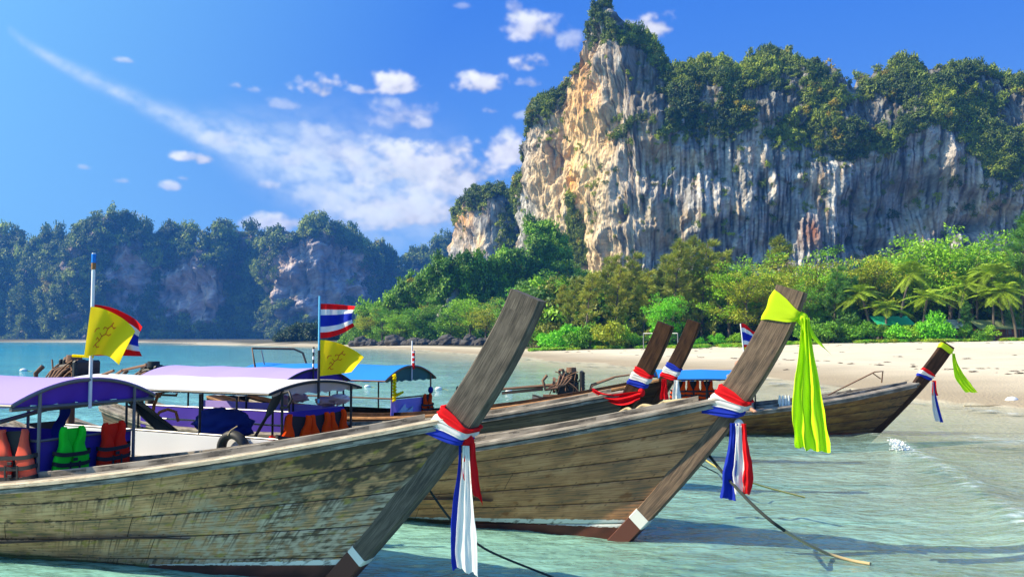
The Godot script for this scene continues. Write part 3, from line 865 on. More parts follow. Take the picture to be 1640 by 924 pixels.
func make_trees() -> void:
	var she := []
	for k in 3: she.append(casuarina_meshes(500 + k))
	var alm := []
	for k in 3: alm.append(almond_meshes(520 + k, 3.9, 1.0 if k != 2 else 1.2))
	var pal := []
	for k in 3: pal.append(palm_meshes(540 + k))
	var bsh := []
	for k in 3: bsh.append(bush_mesh(560 + k))
	# kind, column in the photograph, depth, height, tint
	var G := {"olive": Color(0.287, 0.336, 0.038), "tan": Color(0.378, 0.403, 0.043), "pine": Color(0.111, 0.283, 0.036), "lime": Color(0.298, 0.566, 0.016), "leaf": Color(0.163, 0.387, 0.014), "deep": Color(0.074, 0.194, 0.014), "gold": Color(0.417, 0.476, 0.018), "palm": Color(0.312, 0.461, 0.018), "spring": Color(0.194, 0.625, 0.013)}
	var rows := {
		"casuarina_tree": [[896, 124, 8.2, "tan"], [915, 121, 9.2, "olive"], [938, 118, 9.6, "tan"], [962, 127, 12.4, "olive"], [985, 119, 10.2, "tan"], [1006, 125, 12.6, "olive"], [1030, 119, 9.8, "tan"], [1052, 127, 12.4, "olive"], [1078, 121, 13.4, "olive"], [1100, 126, 14.2, "olive"], [1124, 121, 13.6, "olive"], [1142, 128, 12.6, "olive"], [1186, 131, 10.6, "pine"], [1238, 134, 14.8, "olive"], [1256, 131, 10.6, "olive"], [1336, 115, 9.4, "pine"], [1352, 116, 8.0, "pine"], [1544, 112, 4.6, "pine"], [1636, 114, 15.4, "pine"]],
		"sea_almond_tree": [[1168, 119, 9.4, "lime"], [1196, 116, 8.2, "gold"], [1222, 122, 9.8, "lime"], [1250, 117, 8.6, "gold"], [1282, 122, 10.4, "gold"], [1312, 119, 9.6, "lime"], [1366, 124, 10.4, "leaf"], [1392, 122, 10.4, "gold"], [1424, 125, 10.6, "lime"], [1458, 124, 10.8, "lime"], [1492, 123, 11.4, "lime"], [1522, 119, 13.0, "lime"], [1556, 121, 12.2, "leaf"], [1586, 126, 12.6, "lime"], [1614, 126, 12.2, "leaf"], [1290, 113, 6.2, "leaf"], [1060, 113, 6.0, "spring"], [876, 131, 7.6, "lime"], [1655, 120, 12.4, "lime"]],
		"coconut_palm": [[1396, 113, 6.6, "palm"], [1440, 114, 9.0, "palm"], [1478, 111, 5.8, "palm"], [1534, 114, 7.4, "palm"], [1566, 115, 8.2, "palm"], [1592, 112, 6.0, "palm"], [1610, 113, 8.8, "palm"], [1628, 111, 6.6, "palm"], [1648, 115, 10.0, "palm"], [1420, 112, 4.6, "palm"]],
		"beach_bush": [[884, 119, 2.6, "spring"], [908, 117, 3.2, "spring"], [934, 116, 3.0, "leaf"], [956, 116, 2.2, "leaf"], [980, 114, 3.4, "gold"], [1004, 115, 2.6, "lime"], [1026, 114, 2.0, "leaf"], [1062, 114, 3.2, "spring"], [1090, 113, 1.8, "deep"], [1120, 112, 1.3, "spring"], [1148, 111, 1.6, "spring"], [1175, 112, 1.4, "lime"], [1298, 110, 3.0, "leaf"], [1322, 109, 2.6, "leaf"], [1346, 110, 3.2, "deep"], [1372, 109, 2.8, "leaf"], [1398, 110, 2.4, "deep"], [1418, 109, 1.9, "lime"], [1440, 108, 2.3, "spring"], [1464, 108, 2.2, "lime"], [1492, 108, 3.3, "spring"], [1518, 108, 2.8, "spring"], [1556, 108, 2.0, "leaf"], [1586, 108, 1.7, "lime"]]}
	var say := {"olive": "olive-green", "tan": "tawny", "pine": "dark green", "lime": "bright green", "leaf": "mid-green", "deep": "deep green", "gold": "yellow-green", "palm": "yellowing", "spring": "vivid green"}
	var tail := {"casuarina_tree": "%s feathery casuarina, %s casuarina from the left along the beach tree line", "sea_almond_tree": "%s broad-leaved tree, %s such tree from the left behind the sand", "coconut_palm": "%s coconut palm, %s palm from the left among the beach huts", "beach_bush": "%s leafy bush, %s bush from the left along the back of the sand"}
	var cat := {"casuarina_tree": "tree", "sea_almond_tree": "tree", "coconut_palm": "palm", "beach_bush": "bush"}
	var grp := {"casuarina_tree": "casuarinas behind the beach", "sea_almond_tree": "broad-leaved trees behind the beach", "coconut_palm": "coconut palms by the huts", "beach_bush": "bushes along the back of the sand"}
	rng.seed = 900
	for kind in rows:
		var list: Array = rows[kind]
		list.sort_custom(func(p, q): return p[0] < q[0])
		for k in list.size():
			var r: Array = list[k]
			var x: float = (r[0] - 820.0) / FOCAL * r[1]
			var t := thing(kind, tail[kind] % [say[r[3]], ORD[k]], cat[kind], Vector3(x, ground_y(x, r[1]), -r[1]), rnd(0, TAU) if kind != "casuarina_tree" else rnd(-0.5, 0.5), grp[kind])
			var m := leaf_mat(G[r[3]])
			if kind == "beach_bush":
				t.scale = Vector3(r[2] * rnd(0.75, 0.95), r[2] * 0.9, r[2] * 0.75)
				part("foliage", bsh[k % 3], m, t)
				continue
			var set: Array = (she if kind == "casuarina_tree" else alm if kind == "sea_almond_tree" else pal)[(k * 2 + k / 3) % 3]
			var s: float = r[2] / (11.3 if kind == "casuarina_tree" else 8.4 if kind == "sea_almond_tree" else 8.6)
			t.scale = Vector3(s, s, s)
			if kind == "casuarina_tree": t.scale = Vector3(s * 1.15, s, s * 1.15)
			if kind == "coconut_palm": t.scale = Vector3(1.15, s * 1.22, 1.15)
			part("trunk", set[0], M.bark, t)
			part("crown", set[1], m, t)
			if set.size() > 2: part("coconuts", set[2], M.nut, t)
	# trees at the foot of the jungle hill
	var hill := [[588, 222, 8.0, "gold", 0], [612, 214, 9.0, "leaf", 1], [640, 208, 7.5, "lime", 2], [668, 204, 9.5, "leaf", 0], [722, 197, 8.2, "leaf", 1], [752, 192, 10.4, "lime", 2], [778, 186, 8.6, "gold", 0], [812, 178, 8.6, "leaf", 1], [842, 166, 10.5, "spring", 2], [868, 158, 12.0, "leaf", 0], [890, 150, 10.5, "deep", 1], [922, 150, 12.5, "deep", 0]]
	for k in hill.size():
		var r: Array = hill[k]
		var x: float = (r[0] - 820.0) / FOCAL * r[1]
		var t := thing("jungle_tree", "%s spreading tree, %s from the left at the foot of the green hill" % [say[r[3]], ORD[k]], "tree", Vector3(x, maxf(ground_y(x, r[1]), 0.6), -r[1]), rnd(0, TAU), "trees at the foot of the hill")
		var s: float = r[2] / 9.6
		t.scale = Vector3(s * 1.2, s, s * 1.2)
		part("trunk", alm[r[4]][0], M.bark, t)
		part("crown", alm[r[4]][1], leaf_mat(G[r[3]]), t)
	# the closed wood behind the first trees, and what creeps over the top of the sand
	var spots := [[], [], [], [], []]
	var tints := [[], [], [], [], []]
	rng.seed = 901
	for k in 6500:
		var d := rnd(122, 205)
		var px := rnd(840, 1760)
		var x := (px - 820.0) / FOCAL * d
		if inland(x, d) < 12: continue
		var r := rnd(1.3, 2.6)
		var h := pow(rng.randf(), 0.8) * minf(8.0, 3.0 + (d - 122) * 0.5) * (1.0 if px > 1150 else 1.15)
		var c: Color = [G.deep, G.leaf, G.deep, G.olive, G.lime][rng.randi_range(0, 4)]
		spots[k % 5].append(Transform3D(Basis(Vector3.UP, rnd(0, TAU)).scaled(Vector3(r, r, r)), Vector3(x, ground_y(x, d) + h, -d)))
		tints[k % 5].append(c * rnd(0.6, 1.1))
	for k in 1500:      # the grove on the small strand below the ridge
		var px := rnd(446, 560)
		var d := rnd(296, 330)
		var r := rnd(1.3, 2.4)
		spots[k % 5].append(Transform3D(Basis(Vector3.UP, rnd(0, TAU)).scaled(Vector3(r, r, r)), Vector3((px - 820.0) / FOCAL * d, 0.5 + rng.randf() * 4.6 * minf(1.0, (px - 440) / 30.0), -d)))
		tints[k % 5].append(Color(0.035, 0.085, 0.025) * rnd(0.6, 1.3))
	for k in 5: scatter("beach_forest", clumps[k], M.leaf, spots[k], tints[k])
	var low := [[], []]
	for k in 2600:
		var px := rnd(1110, 1760) if k % 5 else rnd(850, 1110)
		var d := 106.5 + 5.0 * rng.randf() + (6.0 if px < 1050 else 0.0) - 3.5 * pow(maxf(0.0, n_shore.get_noise_2d(px * 0.5, 3.0)), 0.7) * 2.0 * rng.randf()
		if n_shore.get_noise_2d(px * 0.9, 60.0) < -0.12: continue
		var x := (px - 820.0) / FOCAL * d
		var r := rnd(0.2, 0.55)
		low[0].append(Transform3D(Basis(Vector3.UP, rnd(0, TAU)).scaled(Vector3(r * 1.6, r * 0.7, r * 1.6)), Vector3(x, ground_y(x, d), -d)))
		low[1].append((G.gold as Color).lerp(G.spring, rng.randf()) * rnd(0.7, 1.1))
	scatter("beach_creeper", clumps[0], M.leaf, low[0], low[1])

# wrack, leaves and drift on the sand
func make_litter() -> void:
	rng.seed = 950
	var spots := []
	var tints := []
	for k in 900:
		var d := rnd(30, 104)
		var px := rnd(900, 1720)
		var x := (px - 820.0) / FOCAL * d
		var s := inland(x, d)
		if s < 3.0: continue
		var line := exp(-pow((s - 9.0) / 1.2, 2)) + exp(-pow((d - 101.0) / 2.5, 2)) + 0.06
		if rng.randf() > line: continue
		var r := rnd(0.05, 0.20)
		spots.append(Transform3D(Basis(Vector3.UP, rnd(0, TAU)).scaled(Vector3(r * 1.8, r * 0.35, r)), Vector3(x, ground_y(x, d), -d)))
		tints.append(Color(0.09, 0.065, 0.035) * rnd(0.5, 1.8))
	scatter("beach_wrack", clumps[2], M.leaf, spots, tints)

var leaf_mats := {}
func leaf_mat(c: Color) -> StandardMaterial3D:
	if not leaf_mats.has(c):
		var m := vcol(0.6, Color(0.7, 0.7, 0.7))
		m.albedo_color = c.linear_to_srgb()
		leaf_mats[c] = m
	return leaf_mats[c]

# ---------------------------------------------------------------- wood and other made surfaces
func tex_mat(im: Image, rough := 0.85) -> StandardMaterial3D:
	im.generate_mipmaps()
	var m := plain(1, 1, 1, rough)
	m.albedo_texture = ImageTexture.create_from_image(im)
	return m

# weathered board: grain along u
func wood(sd: int, base: Color, pale: Color, dark: Color, rough := 0.85, w := 512, h := 256) -> StandardMaterial3D:
	var g := noise(sd, 1.0, 5)
	var im := Image.create(w, h, false, Image.FORMAT_RGB8)
	for j in h:
		for i in w:
			var n := g.get_noise_2d(i * 0.008, j * 0.16)
			var q := g.get_noise_2d(i * 0.02 + 99, j * 0.02)
			var k := g.get_noise_2d(i * 0.015 + 31, j * 0.5)
			var c := base.lerp(pale, clampf(n * 1.5 + q, 0, 1)).lerp(dark, clampf(-n * 1.3 - q * 1.2, 0, 1))
			if k > 0.34: c = c.lerp(dark * 0.5, 0.75)
			im.set_pixel(i, j, c.linear_to_srgb())
	var m := tex_mat(im, rough)
	return m

# A whole hull side unrolled: u from stern to stem, v from sheer down to keel. Grain, mildew, drips under the seams, remains of paint, bottom paint and its white line.
func hull_skin(c: Dictionary, w: int, h: int, sd: int) -> StandardMaterial3D:
	var n1 := noise(sd, 1.0, 4)
	var n2 := noise(sd + 1, 1.0, 3)
	var im := Image.create(w, h, false, Image.FORMAT_RGB8)
	var N: int = c.strakes
	var metre := float(w) / (float(c.length) + 1.0)
	for j in h:
		var s := 1.0 - (j + 0.5) / h
		for i in w:
			var t := (i + 0.5) / w
			var X := i / metre
			var Y := s * 1.3
			var grain := n1.get_noise_2d(X * 1.6, s * 90.0)
			var blot := n1.get_noise_2d(X * 2.2 + 50, Y * 4.0)
			var spot := n2.get_noise_2d(X * 9.0, Y * 16.0)
			var strake := int(s * N)
			var tone := 1.0 + 0.22 * n2.get_noise_2d(strake * 7.3 + floorf(X / 2.1 + strake * 0.37) * 3.1, 5.0)
			var col: Color = c.base
			col = col.lerp(c.pale, clampf(grain * 1.2 + blot * 1.4 + 0.1, 0, 1)) * tone
			col = col.lerp(c.dirt, clampf(-grain * 1.2 - blot * 1.1 - 0.05, 0, 0.85))
			# mildew near the stem and along the seams
			var in_s := s * N - floorf(s * N)
			var seam := exp(-pow(minf(in_s, 1.0 - in_s) / 0.10, 2))
			var bow := smoothstep(c.dark_from, c.dark_from + 0.2, t)
			var mil := clampf(bow * (0.85 + blot * 1.9 + spot * 0.9) + seam * clampf(spot * 1.6 + blot * 1.5 + 0.12, 0, 0.8) + clampf(spot * 2.0 - 0.75, 0, 0.8), 0, 0.93) * float(c.mildew)
			col = col.lerp(c.mould, mil)
			# pale paint left low near the stem, run over by drips
			if c.paint > 0.0:
				var left := clampf((t - 0.70) * 6.0, 0, 1) * clampf((0.74 - s) * 5.0 + blot * 1.5, 0, 1) * clampf(0.55 + spot * 1.2 + grain, 0, 1)
				col = col.lerp(Color(0.46, 0.37, 0.28), left * c.paint)
				var run := clampf(n2.get_noise_2d(X * 26.0, strake * 9.0) * 3.0 - 0.25 + blot, 0, 1) * smoothstep(0.62, 0.75, t) * (1.0 - smoothstep(0.94, 0.985, t))
				var reach := 0.35 + 0.65 * absf(n2.get_noise_2d(X * 31.0 + 7, strake * 5.0)) * 1.6
				if 1.0 - in_s < reach: col = col.lerp(Color(0.055, 0.035, 0.022), run * 0.8 * (1.0 - (1.0 - in_s) / reach * 0.6))
				col = col.lerp(Color(0.30, 0.22, 0.02), clampf(n1.get_noise_2d(X * 5.0 + 200, Y * 9.0) * 2.4 - 0.75, 0, 0.65))
			if c.rust > 0.0: col = col.lerp(Color(0.22, 0.07, 0.02), clampf(n2.get_noise_2d(X * 4.0 + 80, Y * 7.0) * 3.0 - 1.35, 0, 0.7) * c.rust)
			# nail heads in two rows on each strake
			if absf(X / 0.23 - floorf(X / 0.23) - 0.5) < 0.035 and absf(minf(in_s, 1.0 - in_s) - 0.12) < 0.035: col = col.lerp(Color(0.06, 0.03, 0.018), 0.55)
			# bottom paint
			var sheer: float = c.mid + c.rise * pow(maxf(0.0, (t - 0.4) / 0.6), 1.9)
			var y := lerpf(-0.32, sheer, s) + spot * 0.008
			var x_from: float = c.line_from
			if t > x_from:
				var k := (t - x_from) / (1.0 - x_from)
				var hi: float = lerpf(0.035, c.line_top, k)
				var lo: float = lerpf(0.03, c.line_top - float(c.line_wide), k)
				if y < lo: col = (c.bottom as Color) * (1.0 + blot * 0.8)
				elif y < hi: col = Color(0.62, 0.64, 0.62).lerp(c.mould, clampf(spot * 2.0 - 0.4, 0, 0.7))
			elif y < 0.03: col = (c.bottom as Color) * (1.0 + blot * 0.8)
			if y < 0.05 and t < 0.8: col = col.lerp(Color(0.10, 0.13, 0.04), clampf(0.6 + blot, 0, 0.8) * clampf((0.10 - y) * 12, 0, 1))
			im.set_pixel(i, j, Color(maxf(col.r, 0.01), maxf(col.g, 0.01), maxf(col.b, 0.01)).linear_to_srgb())
	var m := tex_mat(im, c.get("rough", 0.85))
	return m

func make_materials() -> void:
	M.leaf = vcol(0.6, Color(0.7, 0.7, 0.7))
	M.bark = relief(plain(0.13, 0.105, 0.08, 0.95), bump_tex(41, 0.03), 1.0, Vector3.ONE * 1.5)
	M.nut = plain(0.12, 0.13, 0.03)
	M.grey_wood = wood(51, Color(0.22, 0.19, 0.155), Color(0.36, 0.32, 0.27), Color(0.07, 0.062, 0.055))
	M.post_wood = wood(56, Color(0.085, 0.07, 0.056), Color(0.15, 0.125, 0.10), Color(0.032, 0.027, 0.023))
	M.post_tinted = M.post_wood.duplicate()
	M.post_tinted.vertex_color_use_as_albedo = true
	M.pale_wood = wood(52, Color(0.46, 0.38, 0.27), Color(0.60, 0.52, 0.40), Color(0.25, 0.19, 0.13))
	M.brown_wood = wood(53, Color(0.135, 0.088, 0.058), Color(0.215, 0.15, 0.10), Color(0.05, 0.038, 0.03))
	M.dark_wood = wood(54, Color(0.045, 0.024, 0.015), Color(0.075, 0.040, 0.022), Color(0.02, 0.012, 0.01), 0.65)
	M.dark_wood.metallic_specular = 0.2
	M.orange_wood = wood(55, Color(0.30, 0.14, 0.05), Color(0.42, 0.22, 0.09), Color(0.14, 0.06, 0.03))
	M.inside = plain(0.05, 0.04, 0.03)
	M.rope_tan = plain(0.42, 0.33, 0.18, 0.95)
	M.rope_dark = plain(0.022, 0.03, 0.028, 0.95)
	M.rope_yellow = plain(0.50, 0.42, 0.12, 0.95)
	M.steel = plain(0.30, 0.30, 0.31, 0.45, 0.6)
	M.rusty = plain(0.19, 0.10, 0.06, 0.8, 0.2)
	M.black_metal = plain(0.025, 0.025, 0.027, 0.5, 0.3)
	M.white_plastic = plain(0.78, 0.78, 0.76, 0.45)
	M.red = cloth(0.75, 0.015, 0.02, 0.5)
	M.white = cloth(0.80, 0.80, 0.79, 0.6)
	M.blue = cloth(0.018, 0.04, 0.40, 0.4)
	M.neon = cloth(0.74, 1.0, 0.03, 0.8)
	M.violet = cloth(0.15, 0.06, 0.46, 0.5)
	M.pipe_grey = plain(0.16, 0.155, 0.155, 0.55, 0.4)
	M.yellow = cloth(0.95, 0.80, 0.0, 0.9)
	M.vest_red = cloth(1.0, 0.035, 0.012, 0.5)
	M.vest_orange = cloth(1.0, 0.08, 0.005, 0.5)
	M.vest_green = cloth(0.02, 0.66, 0.03)
	M.vest_faded = cloth(0.70, 0.10, 0.06)
	M.vest_pink = cloth(0.85, 0.55, 0.48)
	M.webbing = plain(0.015, 0.015, 0.017, 0.8)
	M.lilac = cloth(0.46, 0.37, 0.80, 0.5)
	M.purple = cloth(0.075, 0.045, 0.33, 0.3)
	M.canopy_white = cloth(0.80, 0.81, 0.83, 0.5)
	M.canopy_blue = cloth(0.03, 0.24, 0.72, 0.4)
	M.lining_green = cloth(0.06, 0.16, 0.15)
	M.lining_grey = cloth(0.55, 0.50, 0.50, 0.4)
	M.tarp_black = plain(0.014, 0.02, 0.02, 0.6)
	M.tarp_blue = cloth(0.012, 0.03, 0.22)
	M.rubber = plain(0.02, 0.021, 0.023, 0.6)
	M.grey_panel = plain(0.42, 0.42, 0.44, 0.7)

# ---------------------------------------------------------------- longtail boats; local x forward from the foot of the stem, y up from the water, z to starboard
func stem_x(c: Dictionary, y: float) -> float:
	var q: float = y / c.tall
	return c.rake * (0.73 * q - 0.025 * q * q - 0.022 * q * q * q) * c.tall

func sheer_y(c: Dictionary, t: float) -> float:
	return c.mid + c.rise * pow(maxf(0.0, (t - 0.4) / 0.6), 1.9) + 0.25 * pow(maxf(0.0, 0.25 - t) / 0.25, 2)

func half_beam(c: Dictionary, t: float) -> float:
	return (0.05 + (c.beam - 0.05) * (1.0 - pow(maxf(0.0, (t - 0.45) / 0.55), 2.3))) * lerpf(0.72, 1.0, smoothstep(0.0, 0.35, t))

func sheer_x(c: Dictionary, t: float) -> float:
	return lerpf(-c.length, stem_x(c, sheer_y(c, t)) - c.post * 0.5, t)

func hull_at(c: Dictionary, t: float, s: float, side: float, off: float) -> Vector3:
	var y := lerpf(-0.32, sheer_y(c, t), s)
	var x := lerpf(-c.length, stem_x(c, y) - c.post * 0.42, t)
	var z := half_beam(c, t) * pow(maxf(s, 0.001), lerpf(0.42, 0.92, smoothstep(0.3, 1.0, t)))
	return Vector3(x, y - off * 0.15, (z + off) * side)

# t on the hull at a local x, measured at the sheer
func t_at(c: Dictionary, x: float) -> float:
	var t := 0.5
	for k in 20: t += (x - sheer_x(c, t)) / (float(c.length) + 1.0)
	return t

func plank_mesh(c: Dictionary, t0: float, t1: float, s0: float, s1: float, side: float, off: float) -> Mesh:
	var b := Bag.new()
	var gs := 0.0026 / 0.9
	var gt := 0.0025 / float(c.length)
	var nt := maxi(4, int((t1 - t0) * 44))
	var prof := [[0.0, -0.012], [0.0, -0.002], [0.07, 0.0], [0.28, 0.002], [0.5, 0.003], [0.72, 0.002], [0.93, 0.0], [1.0, -0.002], [1.0, -0.012]]
	b.grid(nt, prof.size(), func(u, v):
		var pr: Array = prof[int(round(v * (prof.size() - 1)))]
		var t := lerpf(t0 + gt, t1 - gt, u)
		var s := lerpf(s0 + gs, s1 - gs, pr[0])
		var o: float = off + pr[1]
		if u == 0.0 or u == 1.0: o -= 0.006
		return [hull_at(c, t, s, side, o), Vector2(t, 1.0 - s)], side > 0)
	return b.mesh()

# rectangle (z width, y height) swept along the sheer
func sheer_strip(c: Dictionary, t0: float, t1: float, side: float, z_in: float, z_out: float, y_lo: float, y_hi: float, slope := 0.0) -> Mesh:
	var b := Bag.new()
	var n := int((t1 - t0) * 46) + 3
	var ring := [[z_in, y_lo], [z_out, y_lo], [z_out, y_lo], [z_out, y_hi - slope - 0.006], [z_out, y_hi - slope - 0.006], [z_out - 0.008 - slope, y_hi], [z_out - 0.008 - slope, y_hi], [z_in, y_hi], [z_in, y_hi], [z_in, y_lo]]
	b.grid(n, ring.size(), func(u, v):
		var t := lerpf(t0, t1, u)
		var r: Array = ring[int(round(v * (ring.size() - 1)))]
		var hb := half_beam(c, t)
		var z: float = maxf(hb + r[0], 0.0) if r[0] < 0 else hb + r[0]
		return [Vector3(sheer_x(c, t), sheer_y(c, t) + r[1], z * side), Vector2(t * c.length * 0.5, v * 0.35)], side > 0)
	return b.mesh()

func post_frame(c: Dictionary, y: float) -> Array:      # lead point, axis up, normal aft, breadth
	var p := Vector3(stem_x(c, y), y, 0)
	var a := (Vector3(stem_x(c, y + 0.02), y + 0.02, 0) - Vector3(stem_x(c, y - 0.02), y - 0.02, 0)).normalized()
	var n := Vector3(-a.y, a.x, 0)
	return [p, a, n, c.post * lerpf(0.58, 1.0, smoothstep(0.3, 1.25, y)) * lerpf(1.0, 0.93, smoothstep(1.4, 2.4, y))]

func post_mesh(c: Dictionary, y0: float, y1: float, grow := 0.0) -> Mesh:
	var b := Bag.new()
	var th: float = c.thick / 2 + grow
	var n := 26
	var ch := 0.014
	var pos := func(y: float, q: Array) -> Vector3:
		var f := post_frame(c, y)
		return f[0] + f[2] * lerpf(-grow, f[3] + grow, q[0]) + Vector3(0, 0, q[1] * th)
	var e := 0.05
	var ring := [[e, 1.0], [1.0 - e, 1.0], [1.0 - e, 1.0], [1.0, 1.0 - e * 4], [1.0, 1.0 - e * 4], [1.0, -1.0 + e * 4], [1.0, -1.0 + e * 4], [1.0 - e, -1.0], [1.0 - e, -1.0], [e, -1.0], [e, -1.0], [0.0, -1.0 + e * 4], [0.0, -1.0 + e * 4], [0.0, 1.0 - e * 4], [0.0, 1.0 - e * 4], [e, 1.0]]
	b.grid(n, ring.size(), func(u, v):
		var k := int(round(v * (ring.size() - 1)))
		b.col = Color.WHITE.lerp(c.get("foot_tint", Color.WHITE), 1.0 - smoothstep(0.95, 1.15, lerpf(y0, y1, u)))
		return [pos.call(lerpf(y0, y1, u), ring[k]), Vector2(u * (y1 - y0) * 0.42, 0.1 + ring[k][0] * 0.75 + ring[k][1] * 0.06)], true)
	for end in 2:
		var y := y1 if end else y0
		var r := []
		for k in range(0, ring.size(), 2): r.append(b.vert(pos.call(y, ring[k]), Vector2(0.3 + ring[k][1] * 0.1, ring[k][0])))
		for k in range(1, r.size() - 1):
			if end: b.tri(r[0], r[k], r[k + 1])
			else: b.tri(r[0], r[k + 1], r[k])
	return b.mesh()

# cloth wound once round the stem: stripe v0..v1 of a band of breadth wide (aft) / tight (fore)
func wrap_mesh(c: Dictionary, y: float, v0: float, v1: float, wide: float, tight: float, tilt: float, out: float, girth := 0.0) -> Mesh:
	var b := Bag.new()
	var f := post_frame(c, y)
	var mid: Vector3 = f[0] + f[2] * (f[3] / 2)
	b.grid(49, 9, func(u, v):
		var th: float = u * TAU
		var cs := cos(th)
		var sn := sin(th)
		var q := pow(absf(cs), 0.3) * signf(cs)
		var z := pow(absf(sn), 0.3) * signf(sn)
		var vv := lerpf(v0, v1, v)
		var br := lerpf(tight, wide, q * 0.5 + 0.5)
		var a: float = (vv - 0.5) * br + tilt * q + 0.008 * sin(vv * 26.0 + q * 3.0)
		var puff := out + 0.006 * sin(vv * 40.0 + q * 2.0 + z) + 0.004 * sin(v * PI)
		return mid + f[1] * a + f[2] * (q * (f[3] / 2 + puff)) + Vector3(0, 0, z * (c.thick / 2 + girth + puff)))
	return b.mesh()

# hanging pleated cloth from top, strip u0..u1 of its breadth
func tail_mesh(top: Vector3, long: float, w0: float, w1: float, u0: float, u1: float, folds: float, deep: float, ax: Vector3, drift: Vector3, seed_: float, end_slope := 0.0) -> Mesh:
	var b := Bag.new()
	var az := ax.cross(Vector3.UP)
	var fn := noise(int(seed_ * 1000.0) + 11, 1.0, 3)
	for layer in [0.0, 0.004]:
		b.grid(19, 30, func(u, v):
			var uu := lerpf(u0, u1, u)
			var w := lerpf(w0, w1, smoothstep(0.0, 0.75, v))
			var x: float = (uu - 0.5) * w + 0.012 * sin(v * 5.0 + seed_ + uu * 2.0) * v
			var z := deep * (0.35 + 0.65 * smoothstep(0, 0.5, v)) * sin(uu * folds * TAU + v * 1.3 + seed_) + 0.35 * deep * sin(uu * folds * 2.3 * TAU + seed_ * 2.0) + deep * 0.8 * fn.get_noise_2d(uu * 3.2, v * 1.6)
			x += w * 0.11 * fn.get_noise_2d(uu * 2.0 + 40.0, v * 2.4) * v
			return top + ax * x + az * (z + layer) + Vector3.DOWN * long * v * (1.0 + end_slope * (uu - 0.5) + 0.025 * fn.get_noise_2d(uu * 5.0, 9.0)) + drift * v * v, layer > 0)
	return b.mesh()

func make_hull(c: Dictionary) -> Node3D:
	var o := thing("longtail_boat", c.label, "boat", Vector3(c.foot.x, 0, -c.foot.y), -deg_to_rad(c.head), "longtail boats moored in the bay")
	c.node = o
	rng.seed = c.seed
	var N: int = c.strakes
	for side in [1.0, -1.0]:
		for k in N:
			var cuts := [0.0]
			if side > 0:
				cuts.append(rnd(0.22, 0.34))
				cuts.append(rnd(0.48, 0.64))
				if c.get("detail", false): cuts.append(rnd(0.74, 0.86))
			cuts.append(0.995)
			for q in cuts.size() - 1:
				part("plank", plank_mesh(c, cuts[q], cuts[q + 1], float(k) / N, float(k + 1) / N, side, 0.024 + rnd(-0.002, 0.002)), c.skin, o)
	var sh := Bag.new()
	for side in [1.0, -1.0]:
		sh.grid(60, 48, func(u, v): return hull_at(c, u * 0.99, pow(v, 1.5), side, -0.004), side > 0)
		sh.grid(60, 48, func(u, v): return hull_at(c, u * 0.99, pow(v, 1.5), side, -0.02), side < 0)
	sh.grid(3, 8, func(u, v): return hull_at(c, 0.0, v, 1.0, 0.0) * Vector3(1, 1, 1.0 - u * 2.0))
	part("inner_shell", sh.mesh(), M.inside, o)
	var fl := Bag.new()
	fl.grid(30, 2, func(u, v):
		var t: float = lerpf(0.01, 0.86, u)
		return [Vector3(lerpf(-c.length, stem_x(c, 0.1) - 0.2, t), 0.10 + 0.2 * smoothstep(0.6, 1.0, u), half_beam(c, t) * 0.8 * (v * 2 - 1)), Vector2(u * 6, v * 2)])
	part("floor", fl.mesh(), M.brown_wood, o)
	for side in [1.0, -1.0]:
		part("gunwale", sheer_strip(c, 0.0, 0.985, side, -0.17, 0.015, 0.0, 0.035), c.cap, o)
		part("rub_rail", sheer_strip(c, 0.0, 0.99, side, 0.022, 0.066, -0.012, 0.030, 0.010), c.rail, o)
		part("lower_rail", sheer_strip(c, 0.0, 0.985, side, 0.022, 0.050, -0.058, -0.014, 0.004), c.cap, o)
		part("stringer", sheer_strip(c, 0.03, 0.93, side, -0.26, -0.215, -0.085, -0.03), M.pale_wood, o)
		part("upper_batten", sheer_strip(c, 0.0, 0.97, side, -0.205, -0.172, 0.0, 0.085), c.cap, o)
	for k in 5:
		var b := Bag.new()
		var z0 := -1.0 + 0.4 * k + 0.01
		b.grid(9, 6, func(u, v):
			var t: float = lerpf(0.85, 0.975, u)
			var hb := maxf(half_beam(c, t) - 0.06, 0.02)
			var r: Array = [[0, -0.03], [0, 0], [0, 0], [1, 0], [1, 0], [1, -0.03]][int(round(v * 5))]
			return [Vector3(sheer_x(c, t), sheer_y(c, t) - 0.012 + r[1], hb * (z0 + 0.38 * r[0])), Vector2(u * 0.6 + k * 0.3, 0.2 * r[0] + k * 0.17)])
		part("deck_board", b.mesh(), c.cap, o)
	for x in [-5.6, -4.4, -2.6, -1.6]:
		var t := t_at(c, x)
		var b := Bag.new()
		b.box(Transform3D(Basis.IDENTITY, Vector3(x, sheer_y(c, t) - 0.13, 0)), Vector3(0.2, 0.04, half_beam(c, t) * 2 - 0.3), 0.006)
		part("thwart", b.mesh(), M.pale_wood, o)
	part("stem_post", post_mesh(c, -0.34, c.top), c.stem, o)
	if c.line_top > 0.0:
		part("white_line", post_mesh(c, c.line_top - float(c.line_wide), c.line_top, 0.003), plain(0.62, 0.64, 0.62, 0.7), o)
		part("bottom_paint", post_mesh(c, -0.35, c.line_top - float(c.line_wide) - 0.002, 0.003), plain(c.bottom.r, c.bottom.g, c.bottom.b, 0.75), o)
	return o

